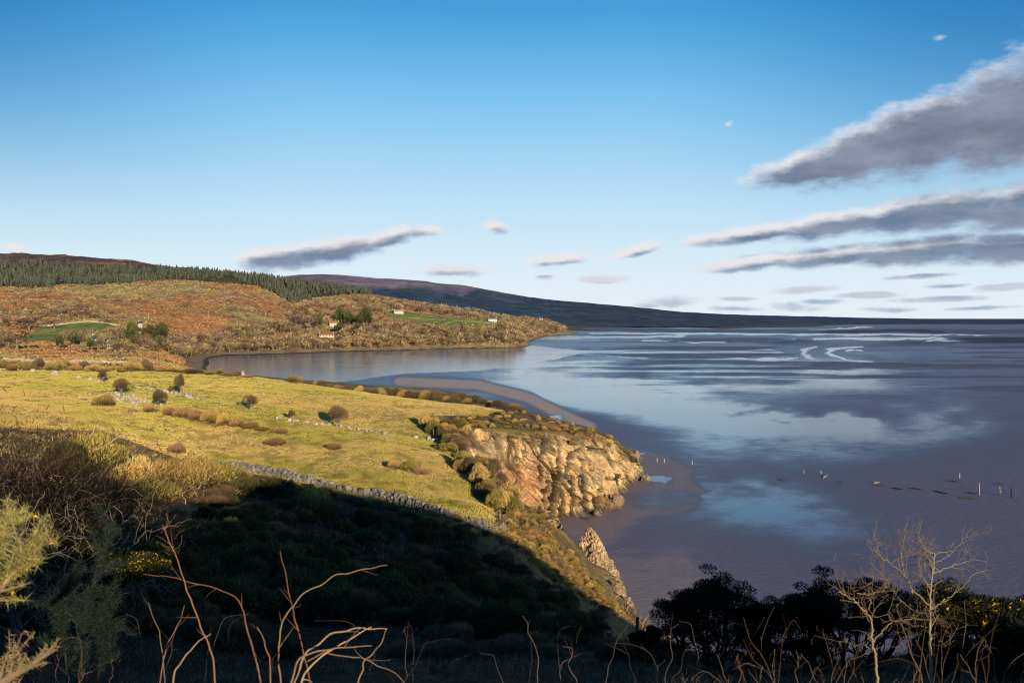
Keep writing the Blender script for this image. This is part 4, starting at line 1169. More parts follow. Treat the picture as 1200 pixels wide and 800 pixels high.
def pixel_tube(name, chain, Y, r0, c, label, cat, group=None, mat=M_TWIG, thorns=0, k=6, wob=0.0, side=()):
    """a stem through the given points: (x, y) in the picture at distances Y"""
    n = len(chain); Ys = np.linspace(Y[0], Y[1], n)
    P_ = np.array([W(a, b, q) for (a, b), q in zip(chain, Ys)])
    Q, _ = resample(P_, 8 * n)
    for _ in range(3): Q[1:-1] = (Q[:-2] + 2 * Q[1:-1] + Q[2:]) / 4
    Q = Q + np.stack([fbm(np.arange(len(Q)) / 6.0 + 5 * i, np.zeros(len(Q)), o=2, seed=int(abs(chain[0][0]) + i)) - .5 for i in range(3)], 1) * wob
    o0 = Q[-1].copy()
    r0 = r0 * 0.46
    rr = r0 * np.linspace(0.2, 1.0, len(Q)) ** 0.7
    mb = MB().tube(Q - o0, rr, np.asarray(c) * np.linspace(1.1, 0.8, len(Q)).repeat(k)[:, None], k)
    if thorns:
        i = rng.integers(1, len(Q) - 1, thorns)
        t = nrm3(np.gradient(Q, axis=0)[i])
        mb.spray((Q - o0)[i], nrm3(nrm3(np.cross(t, rng.normal(size=t.shape))) - t * 0.4), r0 * 1.5, r0 * 0.9, np.asarray(c) * 0.9)
    for q_ in range(int(thorns / 12)):
        i = int(rng.integers(2, len(Q) - 3)); t = nrm3(Q[i - 1] - Q[i + 1]); d_ = nrm3(t + rng.normal(0, .55, 3)); L_ = rng.uniform(.04, .16)
        e_ = (Q - o0)[i] + d_ * L_ * np.array([[0], [.35], [.7], [1]]) + np.array([0, 0, .02]) * np.array([[0], [.1], [.4], [1]]) * rng.normal(0, 1)
        mb.tube(e_, rr[i] * np.array([.55, .45, .3, .12]), np.asarray(c) * rng.uniform(.7, 1.1), 4)
    for sd_ in side:
        mb.tube(np.array([W(a, b, q) for (a, b), q in zip(sd_, np.linspace(Y[0], Y[1], len(sd_)))]) - o0, np.linspace(r0 * .7, r0 * .3, len(sd_)), c, 5)
    o = mb.build(name, mat, smooth=True); o.location = [float(q) for q in o0]
    return tag(o, label, cat, group)


BR = (0.34, 0.15, 0.08); BR2 = (0.42, 0.27, 0.14)
for k, (ch, yy, r0, c, lab) in enumerate([
        ([(190, 614), (208, 656), (218, 684), (232, 724), (247, 762), (252, 800)], (5.0, 4.6), .011, BR, 'thorny reddish bramble stem standing nearly straight, crossing the arched one'),
        ([(168, 672), (196, 674), (224, 683), (256, 688), (276, 700), (286, 720), (294, 752), (306, 800)], (5.6, 4.8), .010, BR, 'thorny bramble stem arching over to the right of the straight one'),
        ([(329, 645), (338, 692), (345, 720), (356, 760), (362, 800)], (4.8, 4.5), .009, BR, 'straight thorny bramble stem crossing the long right hand arch'),
        ([(453, 662), (424, 667), (392, 675), (360, 693), (340, 713), (327, 740), (326, 775), (330, 800)], (4.6, 4.5), .010, BR2, 'long pale bramble arch whose tip reaches farthest to the right'),
        ([(453, 737), (416, 735), (384, 745), (360, 763), (346, 800)], (4.2, 4.2), .013, BR2, 'thick pale bramble stem lying low at the bottom, upper one of the bundle'),
        ([(452, 736), (447, 752), (438, 765), (426, 776), (420, 800)], (4.25, 4.3), .008, BR2, 'thin bramble stem hanging in a hook at the right of the bundle'),
        ([(434, 757), (404, 758), (370, 762), (350, 772), (340, 800)], (4.1, 4.1), .011, BR2, 'pale bramble stem running level in the middle of the bundle'),
        ([(434, 735), (410, 748), (380, 765), (356, 790), (350, 805)], (4.15, 4.1), .012, (0.55, 0.38, 0.2), 'brightest straight stem slanting through the bramble bundle'),
        ([(218, 709), (208, 732), (194, 755), (188, 800)], (5.2, 5.0), .008, BR, 'short bramble stem slanting right beside the straight thorny one'),
        ([(174, 706), (187, 738), (191, 772), (192, 800)], (5.4, 5.1), .007, (0.28, 0.2, 0.13), 'thin dull stem at the left of the bramble group'),
        ([(245, 743), (224, 759), (208, 784), (202, 806)], (4.2, 4.1), .011, BR2, 'pale forked bramble stem low between the left stems'),
        ([(302, 733), (308, 752), (316, 771), (318, 800)], (4.6, 4.5), .009, BR, 'short reddish stub standing between the two thorny arches'),
        ([(478, 800), (455, 782), (420, 770), (382, 762), (360, 775)], (4.4, 4.3), .008, (0.25, 0.17, 0.11), 'dull bramble stem trailing to the lower right out of the bundle')]):
    pixel_tube('bramble', ch, yy, r0, c, lab, 'bramble', 'bare bramble stems in the foreground', thorns=60 if k < 4 else 16, wob=0.02)

# lit gorse sprays at the left edge
def spray_branch(chain, Y, label, needle, cols, r0=0.016, flowers=0, seed=1, dens=260, wide=0.05, stemc=(0.30, 0.21, 0.11)):
    r = np.random.default_rng(seed)
    Ys = np.linspace(Y[0], Y[1], len(chain)); P_ = np.array([W(a, b, q) for (a, b), q in zip(chain, Ys)])
    Q, _ = resample(P_, 40); o0 = Q[0].copy(); Q = Q - o0
    o = empty('gorse_branch', o0); tag(o, label, 'gorse branch')
    mb = MB().tube(Q, np.linspace(r0, r0 * .3, 40), stemc, 6)
    tip = []
    for k in range(16):
        i = int(r.uniform(8, 39)); d = nrm3(nrm3(Q[min(i + 1, 39)] - Q[i - 1]) + r.normal(0, .6, 3) + [0, 0, .25])
        L = r.uniform(.5, 1.3) * wide * 2.2; e = np.array([Q[i] + d * L * t for t in (0, .5, 1)]); mb.tube(e, [r0 * .35, r0 * .25, r0 * .12], stemc, 4); tip.append(resample(e, 8)[0])
    mb.build('stem', M_TWIG, o)
    tip = np.concatenate(tip + [Q[18:]]); i = r.choice(len(tip), dens * 6)
    c = lerp(np.array(cols[0]), np.array(cols[1]), r.random(len(i))) * r.uniform(.7, 1.3, (len(i), 1))
    MB().spray(tip[i] + r.normal(0, wide * .12, (len(i), 3)), nrm3(r.normal(size=(len(i), 3)) + [0, 0, .5]), needle, needle * .10, c).build('needles', M_LEAF, o)
    if flowers:
        i = r.choice(len(tip), flowers * 6)
        f = tip[i[:flowers]].repeat(6, 0) + r.normal(0, .006, (flowers * 6, 3))
        MB().spray(f, r.normal(size=f.shape), .016, .013, (0.75, 0.5, 0.01)).build('flowers', M_LEAF, o)['kind'] = 'stuff'
    return o


LG = ((0.30, 0.25, 0.07), (0.42, 0.38, 0.13))
spray_branch([(-40, 720), (0, 690), (25, 660), (40, 640), (52, 626)], (3.3, 3.5), 'sunlit gorse spray with yellow flowers entering at the left edge', .045, LG, flowers=12, seed=1, wide=.052)
spray_branch([(-30, 700), (-8, 660), (2, 630), (10, 606)], (3.4, 3.6), 'upright sunlit gorse tip at the very left edge', .045, LG, seed=2, wide=.045, flowers=3)
spray_branch([(-30, 830), (0, 800), (30, 782), (58, 764)], (2.9, 3.0), 'sunlit woody gorse stem in the bottom left corner', .03, ((0.42, 0.32, 0.14), (0.5, 0.4, 0.2)), r0=.02, seed=3, dens=60, wide=.035)
spray_branch([(-4, 815), (8, 790), (16, 766)], (3.0, 3.05), 'short brown gorse twig beside the woody stem in the corner', .03, ((0.36, 0.22, 0.11), (0.42, 0.3, 0.15)), r0=.009, seed=4, dens=50, wide=.04)
# dark gorse sprigs, shade put into their near-black leaf and stem colours
DG = ((0.010, 0.017, 0.012), (0.035, 0.052, 0.038))
spray_branch([(92, 830), (96, 760), (104, 700), (118, 655), (130, 616)], (5.2, 5.3), 'slender dark bluish green gorse sprig in the shade beside the lit spray', .05, DG, r0=.010, seed=21, dens=520, wide=.085, stemc=(.03, .026, .018))
spray_branch([(80, 830), (78, 780), (72, 720), (76, 690)], (5.4, 5.5), 'shorter dark gorse sprig left of the slender one in the shade', .05, DG, r0=.009, seed=22, dens=460, wide=.09, stemc=(.03, .026, .018))
spray_branch([(110, 830), (118, 770), (128, 720), (126, 690)], (5.3, 5.3), 'dark gorse sprig right of the slender one in the shade', .05, DG, r0=.009, seed=23, dens=460, wide=.085, stemc=(.03, .026, .018))
p = hit(150, 700, 9, 40)
V_YEL = make_shrub(260, 9000, 0.08, (0.016, 0.016, 0.006), (0.05, 0.055, 0.015), 0.10, 0.8)
for a, b, Yd, w_, h_, lab in ((150, 690, 12, .62, .62, 'dark gorse covered with yellow flowers behind the slender spire'), (96, 668, 14, .5, .5, 'small flowering gorse at the left of the larger flowering one'), (185, 668, 15, .55, .6, 'yellow flecked gorse right of the flowering one, behind the bramble stems')):
    p = W(a, b, Yd); place('flowering_gorse', V_YEL, p, w_, h_, lab, 'shrub')

# ---- right: wind-bent gorse in silhouette
def umbrella_gorse(px, py, Yd, wpx, hpx, label, seed, leafc=(0.012, 0.014, 0.008), flowers=0, stems=7, nleaf=15000, name='wind_bent_gorse'):
    r = np.random.default_rng(seed); s = Yd / FPX
    p = W(px, py, Yd); w, h = wpx * s / 2, hpx * s
    o = empty(name, p); tag(o, label, 'gorse')
    mb = MB(); clumps = []
    for k in range(stems):
        a = 6.283 * k / stems + r.uniform(-.4, .4); q = math.sqrt(r.random()) * 0.75
        end = np.array([math.cos(a) * w * q, math.sin(a) * w * q * 0.6, h * (0.82 - 0.25 * q * q) * r.uniform(.85, 1.0)])
        st_ = np.array([math.cos(a) * w * .15, math.sin(a) * w * .12, -0.2])
        m_ = (st_ + end) / 2 + np.array([r.normal(0, w * .10), r.normal(0, w * .06), -h * .06])
        t = np.linspace(0, 1, 9)[:, None]
        c_ = st_ * (1 - t) ** 2 + 2 * m_ * t * (1 - t) + end * t * t
        c_[1:-1] += r.normal(0, h * .025, (7, 3))
        mb.tube(c_, np.linspace(.026, .010, 9), (0.03, 0.024, 0.018), 5)
        for j in range(11):
            i = int(r.integers(2, 9)); d = nrm3(np.array([r.normal(0, .9), r.normal(0, .7), r.uniform(.3, 1.2)]))
            L = r.uniform(.12, .30) * h * (1.3 - i * .06)
            e = c_[i] + d * L; e[2] = min(e[2], h * .98)
            mb.tube([c_[i], (c_[i] + e) / 2 + r.normal(0, .02, 3), e], [.011, .008, .004], (0.03, 0.024, 0.018), 4)
            if e[2] > h * (.40 if px > 985 and px < 1010 else .18): clumps.append((e, r.uniform(.05, .10) * h))
        clumps.append((end, r.uniform(.12, .2) * h))
    mb.build('stem', M_TWIG, o)
    C_ = np.array([c_[0] for c_ in clumps]); Rr = np.array([c_[1] for c_ in clumps])
    i = r.choice(len(C_), nleaf, p=Rr ** 2 / (Rr ** 2).sum()); d = nrm3(r.normal(size=(nleaf, 3)))
    P_ = C_[i] + d * Rr[i][:, None] * r.random((nleaf, 1)) ** .4 * [1.3, 1, .65]
    MB().spray(P_, nrm3(d + [0, 0, .6]), .034, .013, np.array(leafc) * r.uniform(.6, 1.5, (nleaf, 1))).build('foliage', M_LEAF, o)
    if flowers:
        i = r.choice(nleaf, flowers); q = P_[i] * 1.02
        q = q[(q[:, 2] > .5 * h)].repeat(4, 0); q = q + r.normal(0, .02, q.shape)
        MB().spray(q, r.normal(size=q.shape) + [0, 0, .4], .032, .03, np.array([0.7, 0.46, 0.01]) * r.uniform(.7, 1.2, (len(q), 1))).build('flowers', M_LEAF, o)['kind'] = 'stuff'
    return o


for a, b, Yd, w_, h_, lab, fl, st_ in [
        (838, 775, 12, 100, 112, 'tallest dark wind bent gorse, leftmost of the silhouetted row', 0, 9), (795, 775, 13.5, 44, 85, 'thin open dark gorse at the left edge of the silhouetted row', 0, 4), (888, 785, 12, 90, 92, 'low dark gorse between the tallest and the broad arched one', 0, 8),
        (1000, 785, 11.5, 190, 118, 'broad arched dark gorse with sea showing between its crooked stems', 0, 14), (950, 785, 12, 100, 96, 'left shoulder of the broad arched gorse, showing crooked trunks', 0, 8),
        (1105, 806, 8.6, 110, 134, 'dark gorse behind the bare sapling with yellow flowers on its right', 120, 10), (1172, 808, 8.4, 120, 122, 'flowering dark gorse at the right edge of the photo', 160, 10), (1215, 800, 10, 70, 110, 'dark gorse cut off by the right photo edge', 20, 6),
        (758, 772, 15, 46, 40, 'low dark gorse stub left of the silhouetted row', 0, 5)]:
    umbrella_gorse(a, b, Yd, w_, h_, lab, int(a), flowers=fl, stems=st_, nleaf=3000 * st_, leafc=(0.012, 0.014, 0.008) if fl < 50 else (0.03, 0.035, 0.014))

# bare sapling in the low sun
def sapling(label, name, chains, Y, cols, r_main, seed, twigs=90, origin=None):
    r = np.random.default_rng(seed)
    o0 = W(*origin, Y); o = empty(name, o0); tag(o, label, 'sapling')
    mbt = MB(); mbb = MB(); ends = []
    for k, (ch, ra, dy) in enumerate(chains):
        P_ = np.array([W(a, b, Y + dy * j / max(len(ch) - 1, 1)) for j, (a, b) in enumerate(ch)]) - o0
        Q, _ = resample(P_, 7 * len(ch))
        for _ in range(2): Q[1:-1] = (Q[:-2] + 2 * Q[1:-1] + Q[2:]) / 4
        Q[1:-1] += r.normal(0, .004, Q[1:-1].shape)
        (mbt if k == 0 else mbb).tube(Q, np.linspace(ra, ra * .3, len(Q)) * .5, np.array(cols) * r.uniform(.85, 1.15), 7 if k == 0 else 5)
        ends += [(Q[i], nrm3(Q[i] - Q[i - 1]), ra) for i in range(len(Q) // 3, len(Q))]
    for _ in range(twigs):
        q, d, ra = ends[int(r.integers(len(ends)))]
        sk_ = grow(r, q, nrm3(d + r.normal(0, .8, 3) + [0, 0, .25]), r.uniform(.06, .24), max(ra * .15, .0016), 2, [], 2, .7, .4, .6)
        skeleton(mbb, sk_, np.array(cols) * .9, np.array([0.30, 0.19, 0.13]), .0009)
    mbt.build('trunk', M_TWIG, o, True); mbb.build('branches', M_TWIG, o, True)
    return o


sapling('bare pale barked sapling with a twiggy crown standing above the dark gorse', 'bare_sapling', [
    ([(1092, 812), (1091, 770), (1090, 740), (1090, 707), (1092, 677), (1095, 647)], .030, 0), ([(1088, 708), (1070, 692), (1060, 672), (1038, 656), (1018, 641)], .014, -.3), ([(1060, 672), (1056, 650), (1058, 634), (1063, 622)], .010, .2),
    ([(1093, 672), (1110, 665), (1130, 658), (1140, 655)], .010, .3), ([(1095, 648), (1085, 645), (1078, 632), (1074, 616)], .009, -.2), ([(1095, 648), (1088, 655), (1070, 652), (1060, 645)], .008, .3),
    ([(1091, 714), (1110, 702), (1128, 688), (1140, 672), (1158, 668)], .011, .3), ([(1091, 755), (1105, 757), (1120, 750)], .010, -.2), ([(1089, 720), (1070, 715), (1052, 700), (1045, 690)], .010, .3), ([(1091, 690), (1078, 672), (1076, 655)], .009, -.2),
    ([(1094, 660), (1110, 652), (1122, 640), (1132, 628)], .007, .2), ([(1090, 735), (1075, 732), (1066, 735), (1058, 728)], .009, .2)], 7.0, (0.29, 0.235, 0.13), .03, 5, 130, (1092, 812))
sapling('dead crooked lichen pale branch shrub in front of the broad arched gorse', 'dead_shrub', [
    ([(1030, 812), (1026, 770), (1021, 750), (1023, 730), (1014, 714), (1000, 702), (982, 693)], .021, 0), ([(1023, 752), (1035, 738), (1046, 728), (1060, 726), (1074, 724)], .012, .2), ([(1000, 702), (1001, 690), (1002, 688)], .009, .0),
    ([(1017, 715), (1022, 700), (1023, 692)], .010, -.1), ([(1046, 728), (1040, 718), (1042, 714)], .008, 0), ([(1004, 695), (1018, 696), (1034, 692), (1042, 685), (1040, 676)], .008, .2), ([(1024, 760), (1012, 755), (1000, 757), (990, 748)], .010, .1)], 5.6, (0.33, 0.24, 0.12), .02, 6, 50, (1030, 812))
# stalks and bramble in the lower right
for k in range(110):
    a = 850 + k * 3.3 + rng.normal(0, 5); b = 800 - 100 * rng.random() ** 1.6; Yd = rng.uniform(4.6, 8.5)
    lean = rng.normal(0, 34)
    pixel_tube('dry_bramble', [(a + lean, b), (a + lean * .6 + rng.normal(0, 5), b + 30), (a, 815)] if k % 3 else [(a + lean * 2.2, b + 20), (a + lean * 1.4, b + 8), (a + lean * .5, b + 28), (a, 815)], (Yd, Yd), rng.uniform(.003, .0065),
               lerp(np.array([0.17, 0.085, 0.05]), np.array([0.30, 0.21, 0.12]), rng.random() ** 1.5), 'dry reddish bramble stalk in the tangle at the bottom right', 'stalk', 'dry stalks in the bottom right tangle', wob=.03, thorns=36)
for k in range(80):
    a = rng.uniform(40, 860); b = rng.uniform(715, 792); Yd = rng.uniform(4.5, 9); lean = rng.normal(0, 40)
    pixel_tube('dead_bramble', [(a + lean, b), (a + lean * .5, b + rng.uniform(0, 18)), (a, 815)], (Yd, Yd), rng.uniform(.002, .0055), np.array([0.17, 0.11, 0.08]) * rng.uniform(.6, 1.3), 'dull dead stem in the shaded tangle along the bottom', 'stalk', 'dead stems in the shaded tangle', wob=.06, thorns=24)
# dead pale branches on the left brow
for ch, Yd, r0, lab in [([(168, 500), (150, 508), (132, 517), (118, 524), (104, 530)], 26, .05, 'pale fallen branch reaching right from the left thicket'), ([(118, 488), (112, 502), (106, 512)], 26, .045, 'short pale branch stub standing above the fallen branch'),
                        ([(352, 705 - 127), (351, 585), (347, 596)], 60, .06, 'pale dead stub on the shaded slope below the wall'), ([(220, 574), (214, 580), (216, 590)], 40, .04, 'short pale twisted stub below the sunlit gorse'),
                        ([(252, 556), (246, 560), (238, 564), (232, 572)], 40, .03, 'pale twisted twig at the foot of the sunlit gorse')]:
    pixel_tube('dead_branch', ch, (Yd, Yd), r0, (0.46, 0.36, 0.22), lab, 'branch', wob=.15)
for k, (a, b) in enumerate([(205, 655), (225, 640), (330, 630), (385, 655), (392, 640), (610, 690), (300, 655), (430, 700)]):
    p = hit(a, b, 12, 80); r = np.random.default_rng(400 + k); s = p[1]
    sk_ = []
    for j in range(4): grow(r, (0, 0, 0), (r.normal(0, .8), r.normal(0, .5), 1), s * .018, .0005 * s, 2, sk_, 3, .8, .5, .65)
    o = empty('dead_twig_bush', p); tag(o, 'small grey dead twig bush on the shaded hillside', 'dead bush', 'grey dead twigs on the shaded hillside')
    mb = MB(); skeleton(mb, sk_, (0.2, 0.17, 0.14), (0.22, 0.18, 0.14)); mb.build('branches', M_TWIG, o)

# ------------------------------------------------------------------ ground cover
n = 420000
yy = np.exp(rng.uniform(math.log(74), math.log(225), n)); aa = rng.uniform(-0.85, 0.02, n); xx = aa * yy
zz = znear(xx, yy); px, py = proj(xx, yy, zz)
k = in_poly(px, py, FIELD) & (coast_dist(xx, yy) > 5) & (rng.random(n) < 0.62 + 0.6 * sst(0.42, 0.62, fbm(xx / 3.5, yy / 3.5, o=3, seed=22)))
xx, yy, zz = xx[k], yy[k], zz[k]; m = len(xx)
cc = near_color(xx, yy, zz) * rng.uniform(0.85, 1.14, (m, 1)) * (1 - 0.38 * sst(0.54, 0.68, fbm(xx / 1.5, yy / 2.2, o=3, seed=88)) * sst(440, 500, py[k]))[:, None]
tall = 0.13 + 0.12 * sst(0.45, 0.65, fbm(xx / 3.5, yy / 3.5, o=3, seed=22)) * sst(215, 120, yy)
mb = MB()
for j in range(3):
    mb.spray(np.stack([xx + rng.normal(0, .12, m), yy + rng.normal(0, .12, m), zz - .04], 1), nrm3(np.stack([rng.normal(0, .38, m), rng.normal(0, .38, m), np.ones(m)], 1)), tall * rng.uniform(.7, 1.4, m), 0.05 + 0.0006 * yy, cc)
tag(mb.build('field_grass', M_GRASS), 'rough yellow green grass of the sunlit field', 'grass', kind='stuff')

n = 120000
yy = np.exp(rng.uniform(math.log(3.6), math.log(100), n)); aa = rng.uniform(-0.72, 0.66, n); xx = aa * yy
zz = znear(xx, yy); px, py = proj(xx, yy, zz)
k = ~(in_poly(px, py, FIELD) & (yy > 72)) & (coast_dist(xx, yy) > 1.0) & (fbm(xx / 2.2, yy / 2.2, o=3, seed=95) > 0.38)
xx, yy, zz = xx[k], yy[k], zz[k]; m = len(xx)
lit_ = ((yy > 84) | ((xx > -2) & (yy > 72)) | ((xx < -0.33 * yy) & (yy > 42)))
cc = np.where(lit_[:, None], lerp(np.array([0.34, 0.21, 0.08]), np.array([0.64, 0.42, 0.15]), rng.random(m)), lerp(np.array([0.08, 0.05, 0.03]), np.array([0.42, 0.26, 0.14]), rng.random(m) ** 2))  # sunlit and shaded blades told apart by painted colour
mb = MB()
for j in range(2):
    L = np.clip(0.006 * yy, .10, .45) * rng.uniform(.6, 1.6, m)
    mb.spray(np.stack([xx + rng.normal(0, .006 * yy), yy + rng.normal(0, .006 * yy), zz - .03], 1), nrm3(np.stack([rng.normal(0, .9, m), rng.normal(0, .9, m), np.full(m, .9)], 1)), L, 0.004 + 0.0008 * yy, cc * rng.uniform(.7, 1.3, (m, 1)))
tag(mb.build('dead_bracken', M_GRASS), 'dead bracken and rough dry grass covering the foreground slopes', 'bracken', kind='stuff')

# ------------------------------------------------------------------ far trees
def bare_tree_arrays(seed, ntri=140, cols=((0.17, 0.115, 0.07), (0.36, 0.25, 0.14)), trunk=(0.42, 0.34, 0.24), slim=0.36, big=0.11):
    """leafless broadleaf tree of height 1: trunk, limbs and a haze of twigs"""
    r = np.random.default_rng(seed)
    V, F, C = [], [], []

    def tri(a, b, c, col):
        V.extend([a, b, c]); C.extend([col] * 3)
    lean = r.normal(0, .05, 2)
    for k in range(7):
        a = r.uniform(0, 6.28); z0 = 0 if k == 0 else r.uniform(.18, .5); z1 = .75 if k == 0 else z0 + r.uniform(.2, .4)
        q = 0.02 if k == 0 else r.uniform(.1, slim)
        w = .020 if k == 0 else .011
        p0 = np.array([lean[0] * z0, lean[1] * z0, z0]); p1 = np.array([math.cos(a) * q, math.sin(a) * q, z1])
        for s in (np.array([w, 0, 0]), np.array([0, w, 0])):
            tri(p0 - s, p0 + s, p1, np.array(trunk) * r.uniform(.8, 1.1))
    lob = [(r.normal(0, slim * .45), r.normal(0, slim * .45), r.uniform(.42, .8), r.uniform(.16, .28)) for _ in range(7)]
    for k in range(ntri):
        l = lob[int(r.integers(7))]
        d = nrm3(r.normal(size=3)); p = np.array(l[:3]) + d * l[3] * r.random() ** .4 * np.array([1, 1, .9]); p[2] = np.clip(p[2], .16, 1.0)
        up = nrm3(d + [0, 0, .8] + r.normal(0, .35, 3)); sdv = nrm3(np.cross(up, r.normal(size=3)))
        L = big * r.uniform(.6, 1.5); w = L * .32
        t = np.clip((p[2] - .2) / .7, 0, 1) * .7 + .3 * r.random()
        tri(p - sdv * w, p + sdv * w, p + up * L, lerp(np.array(cols[0]), np.array(cols[1]), float(t)) * r.uniform(.75, 1.25))  # twigs lighten with height, painting lit tops into the colour
    V, C = np.array(V), np.array(C)
    return V, np.arange(len(V)).reshape(-1, 3), C


def conifer_arrays(seed, layers=5, n=7, cols=((0.05, 0.062, 0.05), (0.155, 0.165, 0.105)), w=.20):
    r = np.random.default_rng(seed); V, F, C = [], [], []
    for l in range(layers):
        z0 = .10 + .80 * l / layers; z1 = z0 + .34; rad = w * (1 - l / layers) ** .8 + .02
        b = len(V); V.append([r.normal(0, .01), r.normal(0, .01), min(z1, 1.0)]); C.append(np.array(cols[1]) * r.uniform(.8, 1.2))
        for k in range(n):
            a = 6.283 * k / n + r.uniform(-.3, .3); q = rad * r.uniform(.6, 1.25)
            V.append([math.cos(a) * q, math.sin(a) * q, z0 - r.uniform(0, .07)]); C.append(lerp(np.array(cols[0]), np.array(cols[1]), r.random()))
        for k in range(n): F.append([b, b + 1 + k, b + 1 + (k + 1) % n])
    b = len(V); V += [[-.015, 0, 0], [.015, 0, 0], [0, 0, .4], [0, -.015, 0], [0, .015, 0]]; C += [np.array([.2, .15, .1])] * 5; F += [[b, b + 1, b + 2], [b + 3, b + 4, b + 2]]
    return np.array(V), np.array(F), np.array(C)


PAL = [((0.12, 0.08, 0.045), (0.50, 0.33, 0.17)), ((0.08, 0.06, 0.04), (0.30, 0.21, 0.12)), ((0.08, 0.05, 0.045), (0.23, 0.14, 0.11)), ((0.13, 0.105, 0.04), (0.44, 0.34, 0.12)), ((0.19, 0.13, 0.08), (0.56, 0.40, 0.22))]
BT = [bare_tree_arrays(500 + k, 130, PAL[k % 5], slim=(.30, .36, .26)[k % 3]) for k in range(10)]
BT_LOW = [bare_tree_arrays(520 + k, 55, PAL[k % 5], big=.16) for k in range(10)]
CF = [conifer_arrays(540 + k) for k in range(5)]


def sow(poly, n, y0, y1, zmin=2.0):
    P_ = np.array(poly, float); out = []; got = 0
    a = rng.uniform(P_[:, 0].min(), P_[:, 0].max(), n * 14); Y_ = np.exp(rng.uniform(math.log(y0), math.log(y1), n * 14))
    x = (a - 600) / 1000 * Y_; z = zfar(x, Y_); px, py = proj(x, Y_, z)
    k = in_poly(px, py, poly) & (z > zmin)
    return np.stack([x, Y_, z], 1)[k][:n]


W_SHORE = [(192, 416), (240, 411), (300, 402), (345, 398), (372, 402), (420, 398), (480, 392), (560, 389), (600, 386), (614, 392), (614, 406), (480, 409), (380, 412), (300, 415), (240, 418), (195, 422)]
W_MID = [(335, 372), (362, 355), (420, 361), (455, 365), (450, 378), (475, 385), (560, 386), (590, 384), (560, 391), (480, 393), (430, 398), (404, 396), (398, 391), (372, 391), (340, 393), (290, 402), (195, 415), (190, 402), (240, 396), (300, 385), (340, 382)]
W_LEFT = [(-200, 372), (0, 368), (60, 358), (110, 362), (150, 372), (140, 378), (100, 375), (50, 379), (0, 386), (-200, 386)]
W_LEFT2 = [(-150, 388), (0, 386), (18, 392), (30, 402), (0, 412), (-150, 412)]
W_HOUSE = [(62, 399), (118, 394), (150, 386), (200, 398), (190, 415), (150, 405), (112, 408), (90, 404)]
W_HEAD = [(560, 388), (590, 379), (612, 374), (642, 377), (664, 386), (662, 389), (640, 395), (618, 400), (614, 390)]
W_BELT = [(415, 350), (455, 355), (490, 359), (560, 367), (605, 374), (585, 381), (520, 369), (462, 363), (430, 360)]
W_FRONT = [(112, 411), (150, 409), (156, 416), (112, 416)]
SC_SCRUB = [(0, 350), (150, 342), (330, 350), (420, 352), (340, 372), (200, 372), (60, 356), (0, 366)]
TR = []
for poly, n_, y0, y1, h0, h1 in ((W_SHORE, 900, 680, 1130, 6, 10.5), (W_MID, 750, 700, 1500, 6, 11), (W_LEFT, 330, 700, 1200, 5, 10), (W_LEFT2, 70, 420, 900, 5, 9), (W_HOUSE, 90, 600, 900, 6, 10), (W_HEAD, 750, 1060, 2450, 7, 12), (W_BELT, 520, 1250, 2400, 8, 13), (W_FRONT, 16, 560, 760, 6, 9), (SC_SCRUB, 260, 950, 1600, 2.5, 6)):
    q = sow(poly, n_, y0, y1)
    TR.append(np.concatenate([q, rng.uniform(h0, h1, (len(q), 1))], 1))
TR = np.concatenate(TR)
ang_ = TR[:, 3] / TR[:, 1]
# keep trees off the houses
HOUSES = [(383, 394.5), (391, 383), (467, 368), (577, 378), (135, 408), (164, 387)]
pxT, pyT = proj(TR[:, 0], TR[:, 1], TR[:, 2])
ok = np.ones(len(TR), bool)
for hx_, hy_ in HOUSES:
    ok &= ~((np.abs(pxT - hx_) < 11) & (pyT > hy_ - 2) & (pyT < hy_ + 11) & (hx_ > 300))
TR, ang_ = TR[ok], ang_[ok]
order = np.argsort(-ang_)
single, rest = TR[order[:280]], TR[order[280:]]
meshes_t = [MB().add(*b).mesh('bare_tree', M_LEAF) for b in BT]
for k, (x, y, z, h) in enumerate(single):
    o = link('bare_tree', meshes_t[k % 10]); o.location = (float(x), float(y), float(z) - .2); o.rotation_euler = (0, 0, rng.uniform(0, 6.28)); o.scale = (h * 1.15, h * 1.15, h)
    px_ = 600 + 1000 * x / y
    tag(o, 'bare brown tree in the far wood left of the bay' if px_ < 200 else 'bare brown tree in the wood along the far shore of the bay', 'tree', 'bare trees of the far woods')


def plant_many(base, P_, H_, wide=1.1, tint=0.25):
    mb = MB(); pick = rng.integers(0, len(base), len(P_))
    for b in range(len(base)):
        q = np.nonzero(pick == b)[0]
        if not len(q): continue
        V, F, C = base[b]; a = rng.uniform(0, 6.28, len(q)); cs, sn = np.cos(a)[:, None], np.sin(a)[:, None]; h = H_[q][:, None]
        v = np.stack([(V[None, :, 0] * cs - V[None, :, 1] * sn) * h * wide + P_[q, 0:1], (V[None, :, 0] * sn + V[None, :, 1] * cs) * h * wide + P_[q, 1:2], V[None, :, 2] * h + P_[q, 2:3] - .2], -1)
        f = F[None] + (np.arange(len(q)) * len(V))[:, None, None]
        mb.add(v.reshape(-1, 3), f.reshape(-1, 3), (C[None] * rng.uniform(1 - tint, 1 + tint, (len(q), 1, 1))).reshape(-1, 3))
    return mb


tag(plant_many(BT_LOW, rest[:, :3], rest[:, 3]).build('far_woodland', M_LEAF), 'bare brown woodland covering the far shore and its second headland', 'woodland', kind='stuff')

